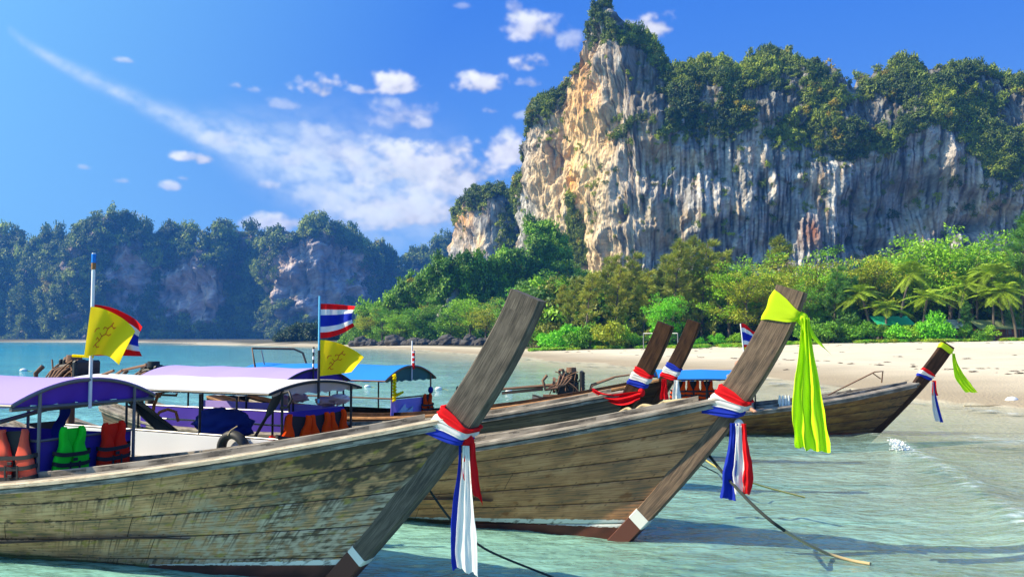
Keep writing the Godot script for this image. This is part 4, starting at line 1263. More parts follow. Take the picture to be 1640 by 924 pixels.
func tri_wrap(c: Dictionary, called: String, label: String, y: float, wide: float, tight: float, tilt: float, reversed := false, girth := 0.0) -> Node3D:
	var s := thing(called, label, "scarf", c.node.position, c.node.rotation.y, "striped scarves tied round the stems")
	var order := [["blue_stripe", M.blue], ["white_stripe", M.white], ["red_stripe", M.red]]
	if reversed: order.reverse()
	for k in 3: part(order[k][0], wrap_mesh(c, y, k / 3.0, (k + 1) / 3.0, wide, tight, tilt, 0.010 + 0.003 * (k % 2), girth), order[k][1], s)
	return s

# where the knot of a scarf sits: the fore edge of the stem
func knot_at(c: Dictionary, y: float, tilt: float) -> Vector3:
	var f := post_frame(c, y)
	return f[0] - f[2] * 0.02 - f[1] * tilt

func add_knot(s: Node3D, p: Vector3, r: float, m: Material) -> void:
	var b := Bag.new()
	b.ball(Transform3D(Basis(Vector3(0, 0, 1), 0.6).scaled(Vector3(r, r * 1.25, r)), p), 10, 8)
	part("knot", b.mesh(), m, s)

# ---------------------------------------------------------------- canopies
func canopy(c: Dictionary, x0: float, x1: float, hw: float, eave: float, rise: float, post_z: float, cover: Material, lining: Material, frame: Material, ribs := 4) -> void:
	var o: Node3D = c.node
	var roof := func(x: float, z: float, lift: float) -> Vector3:
		var q := (x - x0) / (x1 - x0) * (ribs - 1)
		var sag := 0.018 * (1.0 - absf(2.0 * (q - floorf(q)) - 1.0)) * -1.0
		return Vector3(x, eave + rise * (1.0 - pow(absf(z) / hw, 2.0)) + sag * (1.0 - 0.5 * absf(z) / hw) + lift, z)
	var b := Bag.new()
	b.grid(41, 21, func(u, v): return roof.call(lerpf(x0, x1, u), lerpf(-hw, hw, v), 0.022))
	for zz in [-hw, hw]:
		b.grid(41, 3, func(u, v): return roof.call(lerpf(x0, x1, u), zz, 0.022) + Vector3(0, -0.035 * v - 0.008 * v * sin(u * 70.0), signf(zz) * 0.004), zz < 0)
	part("canopy_cover", b.mesh(), cover, o)
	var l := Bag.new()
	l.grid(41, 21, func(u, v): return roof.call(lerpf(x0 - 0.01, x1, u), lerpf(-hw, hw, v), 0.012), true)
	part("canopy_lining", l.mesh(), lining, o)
	var gf := Bag.new()
	for q in 2:
		gf.grid(31, 7, func(u, v):
			var z := lerpf(-hw, hw, u) * 0.97
			var up: Vector3 = roof.call(x0, z, 0.0)
			var low := eave - 0.02 + 0.012 * cos(u * 44.0)
			return Vector3(x0 - 0.03 - 0.02 * (1.0 - v) * (1.0 + sin(u * 23.0 + v * 2.0)) - 0.006 * q, lerpf(minf(low, up.y - 0.002), up.y, v), z), q == 1)
	part("gable_flap", gf.mesh(), lining, o)
	for k in ribs:
		var x := lerpf(x0, x1, float(k) / (ribs - 1))
		var pts := []
		for q in 15: pts.append(roof.call(x, lerpf(-hw, hw, q / 14.0), 0.0))
		var t := Bag.new()
		t.tube(pts, 0.016)
		part("canopy_arch", t.mesh(), frame, o)
		for z in [-post_z, post_z]:
			var p := Bag.new()
			var tt := t_at(c, x)
			p.tube([Vector3(x, sheer_y(c, tt) - 0.1, z), Vector3(x, eave - 0.04, z), Vector3(x, eave + rise * (1.0 - pow(post_z / hw, 2)), z)], 0.015)
			part("canopy_post", p.mesh(), frame, o)
	for z in [-hw, hw]:
		var t := Bag.new()
		t.tube([roof.call(x0, z, 0.0), roof.call(x1, z, 0.0)], 0.015)
		part("eave_pipe", t.mesh(), frame, o)

func pipe(o: Node3D, called: String, pts: Array, r: float, m: Material) -> void:
	var b := Bag.new()
	b.tube(pts, r)
	part(called, b.mesh(), m, o)

# a sheet hung between two rails: a to e along the top, dropping by h
func side_sheet(o: Node3D, called: String, a: Vector3, e: Vector3, h: float, m: Material, waves := 7.0) -> void:
	var b := Bag.new()
	var out := (e - a).cross(Vector3.UP).normalized()
	for k in 2:
		b.grid(40, 9, func(u, v): return a.lerp(e, u) + Vector3.DOWN * h * v + out * (0.006 * sin(u * waves * TAU) * v + 0.012 * sin(u * waves * 0.37 * TAU + 1.0) * v + 0.005 * k), k == 1)
	part(called, b.mesh(), m, o)

# ---------------------------------------------------------------- life jackets
func jacket(c: Dictionary, p: Vector3, turn: float, m: Material, lining: Material, open: float, size: float, label: String, tilt := 0.0) -> void:
	var t := thing("life_jacket", label, "life jacket", Vector3.ZERO, 0.0, "life jackets hung on the boats")
	t.transform = (c.node as Node3D).transform * Transform3D(Basis(Vector3.UP, turn) * Basis(Vector3(0, 0, 1), tilt) * Basis.IDENTITY.scaled(Vector3.ONE * size), p)
	var vv := [0.0, 0.03, 0.25, 0.5, 0.6, 0.7, 0.82, 0.94, 1.0]
	var xi := [0.01, 0.004, 0.004, 0.006, 0.012, 0.035, 0.07, 0.085, 0.08]
	var xo := [0.19, 0.205, 0.21, 0.195, 0.16, 0.14, 0.14, 0.145, 0.13]
	for s in [-1.0, 1.0]:
		var b := Bag.new()
		b.grid(18, 25, func(u, v):
			var k := minf(v, 0.9999) * 8.0
			var i := int(k)
			var f := k - i
			var a: float = lerpf(xi[i], xi[i + 1], f) + open * (1.0 - lerpf(vv[i], vv[i + 1], f) * 0.7)
			var e: float = lerpf(xo[i], xo[i + 1], f) + open * (1.0 - lerpf(vv[i], vv[i + 1], f) * 0.7)
			var th: float = u * TAU
			var x := lerpf(a, e, 0.5 + 0.5 * pow(absf(cos(th)), 0.6) * signf(cos(th)))
			var edge := sin(clampf(v, 0.0, 1.0) * PI)
			var z: float = 0.036 * pow(absf(sin(th)), 0.7) * signf(sin(th)) * (0.45 + 0.55 * pow(edge, 0.4)) + 0.006 * sin(v * 17.0 + s)
			return Vector3(x * s, -0.58 + 0.58 * lerpf(vv[i], vv[i + 1], f), z), s < 0)
		part("float_panel", b.mesh(), m, t)
	var back := Bag.new()
	back.grid(9, 12, func(u, v):
		var k := minf(v, 0.9999) * 8.0
		var e: float = lerpf(xo[int(k)], xo[int(k) + 1], k - int(k)) - 0.01
		return Vector3((u * 2 - 1) * (e + open * 0.6), -0.57 + 0.55 * lerpf(vv[int(k)], vv[int(k) + 1], k - int(k)), -0.035 + 0.01 * sin(u * PI)))
	part("back_panel", back.mesh(), lining, t)
	for y in [-0.46, -0.36, -0.26]:
		var s := Bag.new()
		s.grid(25, 5, func(u, v):
			var th: float = u * TAU
			var w := 0.214 + open
			return Vector3(w * pow(absf(cos(th)), 0.5) * signf(cos(th)), y + 0.040 * (v - 0.5) + 0.012 * cos(th * 2.0) + 0.02 * open * sin(th), 0.047 * pow(absf(sin(th)), 0.6) * signf(sin(th))), true)
		part("strap", s.mesh(), M.webbing, t)
	for x in [-0.05, 0.06]:
		var s := Bag.new()
		s.box(Transform3D(Basis.IDENTITY, Vector3(x * (1 + open * 6), -0.44, 0.046)), Vector3(0.02, 0.2, 0.006))
		part("strap", s.mesh(), M.webbing, t)
	for y in [-0.44, -0.32]:
		var s := Bag.new()
		s.box(Transform3D(Basis.IDENTITY, Vector3(0.0, y, 0.054)), Vector3(0.05, 0.032, 0.014), 0.004)
		part("buckle", s.mesh(), M.webbing, t)

# ---------------------------------------------------------------- engines with their long shafts
func engine(c: Dictionary, p: Vector3, turn: float, label: String, shaft: float, dip: float, prime: Material) -> Node3D:
	var t := thing("longtail_engine", label, "engine", Vector3.ZERO, 0.0, "engines at the sterns")
	t.transform = (c.node as Node3D).transform * Transform3D(Basis(Vector3.UP, turn), p)
	var b := Bag.new()
	b.box(Transform3D(Basis.IDENTITY, Vector3(0, 0.05, 0)), Vector3(0.46, 0.28, 0.28), 0.03)
	b.box(Transform3D(Basis(Vector3(0, 0, 1), 0.1), Vector3(0.02, 0.26, 0)), Vector3(0.40, 0.16, 0.22), 0.03)
	for k in 5: b.box(Transform3D(Basis.IDENTITY, Vector3(-0.16 + k * 0.08, 0.36, 0)), Vector3(0.05, 0.08, 0.17), 0.012)
	part("block", b.mesh(), M.black_metal, t)
	var r := Bag.new()
	r.box(Transform3D(Basis.IDENTITY, Vector3(0.30, 0.16, 0)), Vector3(0.09, 0.46, 0.40), 0.025)
	for k in 7: r.box(Transform3D(Basis.IDENTITY, Vector3(0.352, -0.02 + k * 0.06, 0)), Vector3(0.012, 0.02, 0.34))
	part("radiator", r.mesh(), M.black_metal, t)
	var w := Bag.new()
	w.tube([Vector3(-0.30, 0.1, 0), Vector3(-0.24, 0.1, 0)], 0.16, 0.16, 18)
	w.tube([Vector3(-0.31, 0.1, 0), Vector3(-0.22, 0.1, 0)], 0.05, 0.05, 12)
	part("flywheel", w.mesh(), M.rusty, t)
	var f := Bag.new()
	f.tube([Vector3(0.08, 0.36, 0.03), Vector3(0.08, 0.46, 0.03)], 0.11, 0.10, 14)
	f.tube([Vector3(-0.12, 0.38, -0.02), Vector3(-0.12, 0.43, -0.02)], 0.07, 0.05, 12)
	part("air_filter", f.mesh(), prime, t)
	var e := Bag.new()
	for k in 4:
		e.tube([Vector3(-0.16 + k * 0.08, 0.28, 0.1), Vector3(-0.17 + k * 0.08, 0.24, 0.18), Vector3(-0.2 + k * 0.05, 0.12, 0.21), Vector3(-0.26, 0.05, 0.22)], 0.022, 0.022, 7)
	e.tube([Vector3(-0.2, 0.06, 0.22), Vector3(-0.45, 0.02, 0.22), Vector3(-0.5, 0.2, 0.2), Vector3(-0.42, 0.3, 0.15)], 0.032)
	part("exhaust", e.mesh(), M.rusty, t)
	var h := Bag.new()
	rng.seed = int(p.x * 100) + 7
	for k in 16:
		var a := Vector3(rnd(-0.3, 0.34), rnd(0.12, 0.42), rnd(0.02, 0.17))
		h.tube(arc_points(a, Vector3(rnd(-0.4, 0.3), rnd(-0.1, 0.1), rnd(0.15, 0.25)), -0.06, 6), 0.011, 0.011, 6)
	part("hose", h.mesh(), prime, t)
	var fr := Bag.new()
	for z in [-0.17, 0.17]:
		fr.tube([Vector3(-0.5, -0.12, z), Vector3(0.42, -0.12, z), Vector3(0.5, 0.1, z), Vector3(0.95, 0.26, z * 0.4)], 0.02)
	fr.tube([Vector3(0.95, 0.26, -0.08), Vector3(1.5, 0.34, 0)], 0.018)
	fr.tube([Vector3(0, -0.14, 0), Vector3(0, -0.5, 0)], 0.05)
	part("mount_frame", fr.mesh(), M.rusty, t)
	var s := Bag.new()
	var end := Vector3(-0.3 - shaft, 0.1 - dip, 0)
	s.tube([Vector3(-0.28, 0.1, 0), end], 0.035, 0.022)
	s.bar(Vector3(-0.5, 0.02, 0), Vector3(-0.3 - shaft * 0.55, 0.02 - dip * 0.55, 0), 0.04, 0.06)
	part("drive_shaft", s.mesh(), M.rusty, t)
	var pr := Bag.new()
	pr.tube([end, end + Vector3(-0.12, 0, 0)], 0.035, 0.02)
	for k in 3:
		var a := TAU * k / 3
		var d := Vector3(0, cos(a), sin(a))
		pr.grid(5, 6, func(u, v): return end + Vector3(-0.06, 0, 0) + d * (0.02 + 0.13 * v) + (d.cross(Vector3.RIGHT) * 0.7 + Vector3.RIGHT * 0.5) * (u - 0.5) * 0.11 * sin(PI * clampf(v * 0.8 + 0.2, 0, 1)))
	part("propeller", pr.mesh(), M.black_metal, t)
	return t

# ---------------------------------------------------------------- flags
func flag_mesh(w: float, h: float, v0: float, v1: float, sweep: float, sag: float, ph: float) -> Mesh:
	var b := Bag.new()
	for k in 2:
		b.grid(25, 8, func(u, v):
			var vv := lerpf(v0, v1, v)
			var x: float = w * u * (1.0 - 0.10 * sin(vv * 3.0))
			var y: float = -h * vv * (1.0 - 0.42 * u * u) - sag * u * u
			return [Vector3(x, y, 0.06 * u * sin(u * 7.0 + vv * 2.0 + ph) + 0.03 * u * sin(u * 13.0 - vv * 5.0 + ph) + 0.003 * k - sweep * u), Vector2(u, vv)], k == 1)
	return b.mesh()

func tricolour(o: Node3D, top: Vector3, w: float, h: float, turn: float, sweep: float, sag: float, ph: float) -> void:
	var f := Node3D.new()
	f.name = "striped_flag"
	o.add_child(f, true)
	f.position = top
	f.rotation.y = turn
	var at_v := [0.0, 1.0 / 6, 2.0 / 6, 4.0 / 6, 5.0 / 6, 1.0]
	var ms := [M.red, M.white, M.blue, M.white, M.red]
	var nm := ["red_stripe", "white_stripe", "blue_stripe", "white_stripe", "red_stripe"]
	for k in 5: part(nm[k], flag_mesh(w, h, at_v[k], at_v[k + 1], sweep, sag, ph), ms[k], f)

func emblem_flag() -> StandardMaterial3D:
	var im := Image.create(160, 120, false, Image.FORMAT_RGB8)
	im.fill(Color(0.97, 0.88, 0.0))
	var strokes := [[[40, 92], [52, 82], [58, 70], [70, 62], [74, 46], [84, 34], [88, 24]], [[52, 82], [44, 74], [40, 80]], [[58, 70], [50, 62]], [[70, 62], [80, 64], [86, 58]], [[74, 46], [64, 44], [60, 50]], [[84, 34], [92, 40], [96, 34]], [[40, 92], [46, 100], [54, 98]], [[40, 92], [34, 98]], [[30, 60], [36, 52], [46, 50]]]
	for s in strokes:
		for k in s.size() - 1:
			for q in 24:
				var t := q / 23.0
				var x := lerpf(s[k][0], s[k + 1][0], t)
				var y := lerpf(s[k][1], s[k + 1][1], t)
				im.fill_rect(Rect2i(int(x), int(y), 2, 2), Color(0.80, 0.32, 0.05))
	var m := tex_mat(im, 0.9)
	m.backlight_enabled = true
	m.backlight = Color(0.85, 0.85, 0.85)
	return m

func flagpole(c: Dictionary, p: Vector3, h: float, r: float, m: Material, label: String) -> Node3D:
	var t := thing("flagpole", label, "flagpole", Vector3.ZERO, 0.0, "flagpoles on the boat canopies")
	t.transform = (c.node as Node3D).transform * Transform3D(Basis.IDENTITY, p)
	t.rotation = Vector3.ZERO
	var b := Bag.new()
	b.tube([Vector3(0, -0.25, 0), Vector3(0, h, 0)], r)
	part("pole", b.mesh(), m, t)
	return t

# ---------------------------------------------------------------- the five boats
func make_fleet() -> void:
	var skin_a := {"base": Color(0.52, 0.255, 0.115), "pale": Color(0.70, 0.41, 0.21), "dirt": Color(0.12, 0.11, 0.06), "mould": Color(0.028, 0.024, 0.018), "dark_from": 0.76, "mildew": 1.0, "paint": 1.0, "rust": 0.5, "bottom": Color(0.075, 0.022, 0.016), "line_from": 0.80, "line_top": 0.21, "line_wide": 0.045}
	var skin_b := {"base": Color(0.42, 0.185, 0.08), "pale": Color(0.56, 0.29, 0.14), "dirt": Color(0.115, 0.09, 0.06), "mould": Color(0.05, 0.04, 0.03), "dark_from": 0.97, "mildew": 0.55, "paint": 0.0, "rust": 1.0, "bottom": Color(0.085, 0.024, 0.015), "line_from": 0.72, "line_top": 0.205, "line_wide": 0.085}
	var skin_e := {"base": Color(0.20, 0.095, 0.024), "pale": Color(0.31, 0.18, 0.04), "dirt": Color(0.045, 0.025, 0.012), "mould": Color(0.02, 0.014, 0.012), "dark_from": 0.86, "mildew": 0.9, "paint": 0.0, "rust": 0.6, "bottom": Color(0.13, 0.032, 0.016), "line_from": 1.1, "line_top": 0.0, "line_wide": 0.0, "rough": 0.5}
	var A := {"label": "foremost weathered olive-grey longtail boat, dark mildew at its bow", "foot": Vector2(-1.28, 7.0), "head": 22.0, "length": 8.6, "beam": 0.78, "mid": 0.56, "rise": 0.76, "rake": 1.31, "tall": 1.0, "top": 2.17, "post": 0.265, "thick": 0.15, "strakes": 6, "seed": 61, "detail": true, "cap": M.grey_wood, "rail": M.pale_wood, "stem": M.post_tinted, "foot_tint": Color(1.9, 1.85, 1.6)}
	A.merge(skin_a)
	A.skin = hull_skin(A, 1536, 352, 610)
	var B := {"label": "brown plank longtail boat with the long lime-green sash on its stem", "foot": Vector2(1.14, 8.51), "head": 28.0, "length": 9.0, "beam": 0.78, "mid": 0.46, "rise": 0.92, "rake": 1.275, "tall": 1.0, "top": 2.30, "post": 0.275, "thick": 0.15, "strakes": 7, "seed": 62, "detail": true, "cap": M.grey_wood, "rail": M.grey_wood, "stem": M.brown_wood}
	B.merge(skin_b)
	B.skin = hull_skin(B, 1536, 352, 620)
	var C := {"label": "dark longtail boat whose varnished stem is the left one of the close pair", "foot": Vector2(0.84, 11.5), "head": 28.0, "length": 8.5, "beam": 0.75, "mid": 0.5, "rise": 0.76, "rake": 1.08, "tall": 1.0, "top": 2.05, "post": 0.215, "thick": 0.11, "strakes": 6, "seed": 63, "cap": M.grey_wood, "rail": M.grey_wood, "stem": M.dark_wood, "skin": M.brown_wood, "line_top": 0.0, "bottom": Color(0.1, 0.03, 0.02)}
	var D := {"label": "dark longtail boat whose varnished stem is the right one of the close pair", "foot": Vector2(1.72, 14.2), "head": 28.0, "length": 8.5, "beam": 0.75, "mid": 0.5, "rise": 0.78, "rake": 1.08, "tall": 1.0, "top": 2.14, "post": 0.22, "thick": 0.11, "strakes": 6, "seed": 64, "cap": M.dark_wood, "rail": M.orange_wood, "stem": M.dark_wood, "skin": M.dark_wood, "line_top": 0.0, "bottom": Color(0.1, 0.03, 0.02)}
	var E := {"label": "brown longtail boat floating closest to the beach, small green tassel on its stem", "foot": Vector2(7.41, 17.99), "head": 2.0, "length": 7.0, "beam": 0.72, "mid": 0.42, "rise": 0.60, "rake": 1.42, "tall": 1.0, "top": 1.72, "post": 0.26, "thick": 0.11, "strakes": 6, "seed": 65, "cap": M.grey_wood, "rail": M.grey_wood, "stem": M.dark_wood}
	E.merge(skin_e)
	E.skin = hull_skin(E, 768, 192, 650)
	for c in [A, B, C, D, E]: make_hull(c)
	fit_a(A)
	fit_b(B)
	fit_c(C)
	fit_d(D)
	fit_e(E)

func fit_a(c: Dictionary) -> void:
	var o: Node3D = c.node
	canopy(c, -2.720, -6.9, 0.78, 1.35, 0.185, 0.52, M.lilac, M.violet, M.pipe_grey)
	pipe(o, "front_rail", [Vector3(-2.720, 1.04, -0.52), Vector3(-2.720, 1.04, 0.52)], 0.012, M.pipe_grey)
	pipe(o, "side_rail", [Vector3(-2.720, 1.04, 0.52), Vector3(-6.720, 1.04, 0.52)], 0.012, M.pipe_grey)
	pipe(o, "cross_pipe", [Vector3(-2.740, 1.32, -0.78), Vector3(-2.740, 1.32, 0.78)], 0.018, M.pipe_grey)
	pipe(o, "grab_pipe", [Vector3(-3.220, 1.18, 0.5), Vector3(-3.120, 1.27, 0.1), Vector3(-3.120, 1.28, -0.7)], 0.02, M.pipe_grey)
	side_sheet(o, "side_curtain", Vector3(-2.750, 1.03, -0.52), Vector3(-2.750, 1.03, 0.52), 0.62, M.purple, 4.0)
	side_sheet(o, "side_curtain", Vector3(-2.770, 1.03, 0.50), Vector3(-6.620, 1.03, 0.50), 0.6, M.purple, 9.0)
	side_sheet(o, "side_curtain", Vector3(-3.020, 1.0, -0.56), Vector3(-6.620, 1.0, -0.56), 0.55, M.purple, 9.0)
	var k := Bag.new()
	k.grid(15, 15, func(u, v): return Vector3(-3.170 + 0.05 * sin(v * 9), 1.34 - 0.55 * v, -0.10 + (u - 0.5) * (0.09 + 0.07 * v) + 0.01 * sin(u * 20)))
	part("blue_hanging_cloth", k.mesh(), M.tarp_blue, o)
	jacket(c, Vector3(-2.670, 1.14, -0.23), PI / 2, M.vest_red, M.vest_red, 0.0, 0.88, "red life jacket with black straps on the purple curtain, right of the green one", 0.03)
	jacket(c, Vector3(-2.670, 1.14, 0.22), PI / 2, M.vest_green, M.vest_green, 0.0, 0.88, "bright green life jacket with black straps hung on the purple curtain", -0.02)
	jacket(c, Vector3(-2.920, 1.14, 0.60), 0.15, M.vest_faded, M.webbing, 0.04, 0.88, "faded pinkish-red life jacket hanging open left of the green one", 0.05)
	jacket(c, Vector3(-3.400, 1.14, 0.62), 0.0, M.vest_faded, M.webbing, 0.05, 0.88, "faded life jacket on the purple boat rail by the left picture edge", -0.06)
	# scarf and tails at the stem
	var s := tri_wrap(c, "tied_scarf", "blue, white and red scarf on the nearest grey stem, long white tail to the water", 1.17, 0.27, 0.15, -0.03, false, 0.06)
	var kn := knot_at(c, 1.13, -0.03)
	add_knot(s, kn + Vector3(0.01, 0, 0.03), 0.05, M.red)
	var ax := Vector3(1, 0, 0)
	part("white_tail", tail_mesh(kn + Vector3(0.02, -0.02, 0.08), 0.90, 0.06, 0.165, 0.06, 1.0, 2.2, 0.012, ax, Vector3(0.03, 0, 0.03), 0.3, 0.05), M.white, s)
	part("blue_tail", tail_mesh(kn + Vector3(0.0, -0.02, 0.07), 0.89, 0.06, 0.165, -0.14, 0.12, 2.6, 0.018, ax, Vector3(0.03, 0, 0.03), 1.9), M.blue, s)
	part("red_tail", tail_mesh(kn + Vector3(0.05, 0.0, 0.06), 0.36, 0.06, 0.11, 0.0, 1.0, 1.6, 0.02, ax, Vector3(0.02, 0, 0.0), 0.9, 0.5), M.red, s)
	# flag on the canopy
	var f := flagpole(c, Vector3(-2.720, 1.53, 0.0), 1.15, 0.017, M.white_plastic, "white flagpole with a bunched yellow flag above the purple canopy")
	var cap := Bag.new()
	cap.tube([Vector3(0, 1.06, 0), Vector3(0, 1.14, 0)], 0.022)
	part("pole_tip", cap.mesh(), M.canopy_blue, f)
	var cb := Bag.new()
	cb.tube([Vector3(0, 1.0, 0), Vector3(0, 1.06, 0)], 0.021)
	part("pole_band", cb.mesh(), M.orange_wood, f)
	var st := Bag.new()
	st.tube([Vector3(-0.17, 0.22, 0.0), Vector3(0.02, 0.21, 0.0)], 0.012)
	part("flag_stick", st.mesh(), M.yellow, f)
	tricolour(f, Vector3(0.0, 0.68, -0.01), 0.43, 0.46, 0.20, 0.05, 0.20, 0.4)
	var y := Bag.new()
	for q in 2:
		y.grid(25, 17, func(u, v): return [Vector3(0.40 * u * (1.0 - 0.15 * v) - 0.05 * v, 0.66 - 0.22 * u * u - (0.46 - 0.16 * u) * v, 0.03 + 0.05 * sin(u * 6.0 + v * 2.0) * u + 0.004 * q), Vector2(u, v)], q == 1)
	part("yellow_flag", y.mesh(), M.emblem, f)

func fit_b(c: Dictionary) -> void:
	var o: Node3D = c.node
	canopy(c, -3.830, -7.6, 0.80, 1.30, 0.11, 0.60, M.canopy_white, M.lining_grey, M.black_metal)
	for z in [-0.6, 0.6]:
		pipe(o, "side_rail", [Vector3(-3.830, 0.80, z), Vector3(-7.480, 0.80, z)], 0.013, M.steel)
	side_sheet(o, "white_side_sheet", Vector3(-3.880, 0.79, 0.64), Vector3(-7.480, 0.79, 0.64), 0.40, M.canopy_white, 5.0)
	pipe(o, "curl_bracket", [Vector3(-3.830, 1.30, 0.62), Vector3(-3.680, 1.33, 0.66), Vector3(-3.620, 1.25, 0.68), Vector3(-3.700, 1.16, 0.66), Vector3(-3.830, 1.15, 0.62)], 0.014, M.black_metal)
	var ty := thing("tyre_fender", "black rubber tyre hanging on the white side sheet", "tyre", Vector3.ZERO)
	ty.transform = o.transform * Transform3D(Basis(Vector3(1, 0, 0), 0.12), Vector3(-4.42, 0.655, 0.72))
	var tb := Bag.new()
	tb.grid(37, 15, func(u, v): return Vector3(cos(u * TAU) * (0.185 + 0.048 * cos(v * TAU)), sin(u * TAU) * (0.185 + 0.048 * cos(v * TAU)), 0.06 * sin(v * TAU)), true)
	part("tyre_ring", tb.mesh(), M.rubber, ty)
	var lb := Bag.new()
	lb.tube([Vector3(0, 0.19, 0.07), Vector3(0.01, 0.24, 0.03), Vector3(0.03, 0.27, -0.05)], 0.007, 0.007, 6)
	lb.tube([Vector3(0.02, 0.15, -0.06), Vector3(-0.01, 0.24, -0.02), Vector3(0.03, 0.27, -0.05)], 0.007, 0.007, 6)
	part("lashing", lb.mesh(), M.rope_tan, ty)
	var pn := Bag.new()
	pn.box(Transform3D(Basis.IDENTITY, Vector3(-3.85, 0.64, 0.0)), Vector3(0.02, 0.40, 1.18), 0.006)
	part("grey_panel", pn.mesh(), M.grey_panel, o)
	jacket(c, Vector3(-3.76, 1.06, 0.40), PI / 2 - 0.25, M.vest_orange, M.webbing, 0.05, 1.0, "orange life jacket hung open by the white canopy's front, black straps across", -0.12)
	jacket(c, Vector3(-3.74, 1.05, 0.08), PI / 2 - 0.1, M.vest_orange, M.webbing, 0.03, 0.95, "orange life jacket in the middle of the bunch under the white canopy", 0.08)
	jacket(c, Vector3(-3.74, 1.06, -0.24), PI / 2, M.vest_orange, M.webbing, 0.02, 0.9, "rightmost orange life jacket of the bunch under the white canopy", 0.1)
	jacket(c, Vector3(-4.030, 0.84, 0.42), PI / 2 - 0.6, M.vest_red, M.vest_red, 0.02, 0.85, "red life jacket behind the white canopy's near post", 0.2)
	# bundles under the canopy
	var tp := thing("tarpaulin", "black tarpaulin slung under the white canopy", "tarpaulin", Vector3.ZERO)
	tp.transform = o.transform
	var tm := Bag.new()
	tm.grid(31, 13, func(u, v):
		var w: float = 0.10 + 0.55 * u
		return Vector3(-6.780 + 1.35 * u, 1.27 - 0.62 * u - w * v * 0.62 + 0.03 * sin(v * 14.0 + u * 4.0), 0.30 + 0.07 * sin(v * 9.0 + u * 3.0)))
	part("sheet", tm.mesh(), M.tarp_black, tp)
	var bb := thing("blue_bundle", "dark blue cloth bundle lying on the white-sided boat", "bundle", Vector3.ZERO)
	bb.transform = o.transform
	var bm := Bag.new()
	var bn := noise(71, 2.0, 3)
	bm.grid(25, 17, func(u, v):
		var d := Vector3(sin(PI * v) * cos(TAU * u), cos(PI * v), sin(PI * v) * sin(TAU * u))
		return Vector3(-5.230, 0.86, 0.1) + d * Vector3(0.42, 0.20, 0.26) * (1.0 + 0.35 * bn.get_noise_3dv(d)), true)
	part("cloth_heap", bm.mesh(), M.tarp_blue, bb)
	var pd := thing("paddle", "black paddle leaning beside the white canopy post", "paddle", Vector3.ZERO)
	pd.transform = o.transform * Transform3D(Basis(Vector3(0, 0, 1), -0.62), Vector3(-4.230, 0.98, 0.45))
	var pm := Bag.new()
	pm.tube([Vector3(0, -0.45, 0), Vector3(0, 0.05, 0)], 0.018)
	part("handle", pm.mesh(), M.tarp_black, pd)
	var pbm := Bag.new()
	for q in 2: pbm.grid(9, 9, func(u, v): return Vector3((u - 0.5) * 0.12 * sin(PI * clampf(v * 0.75 + 0.12, 0, 1)), 0.05 + 0.42 * v, (q - 0.5) * 0.02 * sin(PI * u)), q == 1)
	part("blade", pbm.mesh(), M.tarp_black, pd)
	engine(c, Vector3(-8.230, 1.22, 0.0), 0.0, "engine with rusty hoses showing above the purple canopy's left end", 2.0, 0.3, M.rusty)
	pipe(o, "bent_pipe", [Vector3(-6.95, 0.84, -0.3), Vector3(-6.93, 1.0, -0.3), Vector3(-6.85, 1.15, -0.3), Vector3(-6.72, 1.27, -0.3)], 0.022, M.orange_wood)
	pipe(o, "bent_pipe", [Vector3(-6.85, 0.84, -0.25), Vector3(-6.75, 0.93, -0.25), Vector3(-6.6, 0.97, -0.25), Vector3(-6.45, 0.94, -0.25), Vector3(-6.4, 0.82, -0.25)], 0.02, M.orange_wood)
	# scarf and sash
	var s := tri_wrap(c, "tied_scarf", "blue, white and red scarf knotted on the brown stem below the lime sash", 1.24, 0.34, 0.18, -0.05, false, 0.06)
	var kn := knot_at(c, 1.23, -0.02) + Vector3(-0.03, -0.10, 0.05)
	add_knot(s, kn + Vector3(0, 0, 0.03), 0.045, M.white)
	var ax := Vector3(1, 0, 0)
	part("blue_tail", tail_mesh(kn + Vector3(0.0, 0.02, 0.07), 0.68, 0.12, 0.21, -0.10, 0.50, 2.2, 0.022, ax, Vector3(-0.02, 0, 0.02), 0.0, 0.05), M.blue, s)
	part("white_tail", tail_mesh(kn + Vector3(0.0, 0.0, 0.085), 0.60, 0.11, 0.21, 0.40, 0.82, 2.0, 0.02, ax, Vector3(-0.01, 0, 0.02), 1.1, 0.1), M.white, s)
	part("red_tail", tail_mesh(kn + Vector3(0.01, 0.02, 0.075), 0.60, 0.11, 0.21, 0.72, 1.08, 2.0, 0.02, ax, Vector3(-0.03, 0, 0.02), 2.2, 0.05), M.red, s)
	var g := thing("lime_cloth", "long lime-green sash tied to the top of the tallest brown stem", "sash", o.position, o.rotation.y)
	part("tied_loop", wrap_mesh(c, 2.10, 0.0, 1.0, 0.30, 0.10, 0.0, 0.012), M.neon, g)
	var gk := knot_at(c, 2.09, 0.0)
	add_knot(g, gk + Vector3(0.03, -0.01, 0.02), 0.05, M.neon)
	part("short_end", tail_mesh(gk + Vector3(0.06, 0.0, 0.05), 0.24, 0.05, 0.13, 0.0, 1.0, 1.5, 0.02, ax, Vector3(0.12, 0, 0), 0.6, 0.6), M.neon, g)
	part("hanging_cloth", tail_mesh(gk + Vector3(0.06, 0.0, 0.06), 1.13, 0.07, 0.265, 0.0, 1.0, 2.9, 0.034, ax, Vector3(0.05, 0, 0.05), 0.2, 0.03), M.neon, g)
	# flags
	var f := flagpole(c, Vector3(-3.830, 1.41, 0.0), 0.99, 0.013, M.pole, "flagpole with a striped flag above a yellow one on the white canopy")
	var lo := Bag.new()
	lo.tube([Vector3(0, -0.2, 0), Vector3(0, 0.36, 0)], 0.016)
	part("pole_sleeve", lo.mesh(), M.black_metal, f)
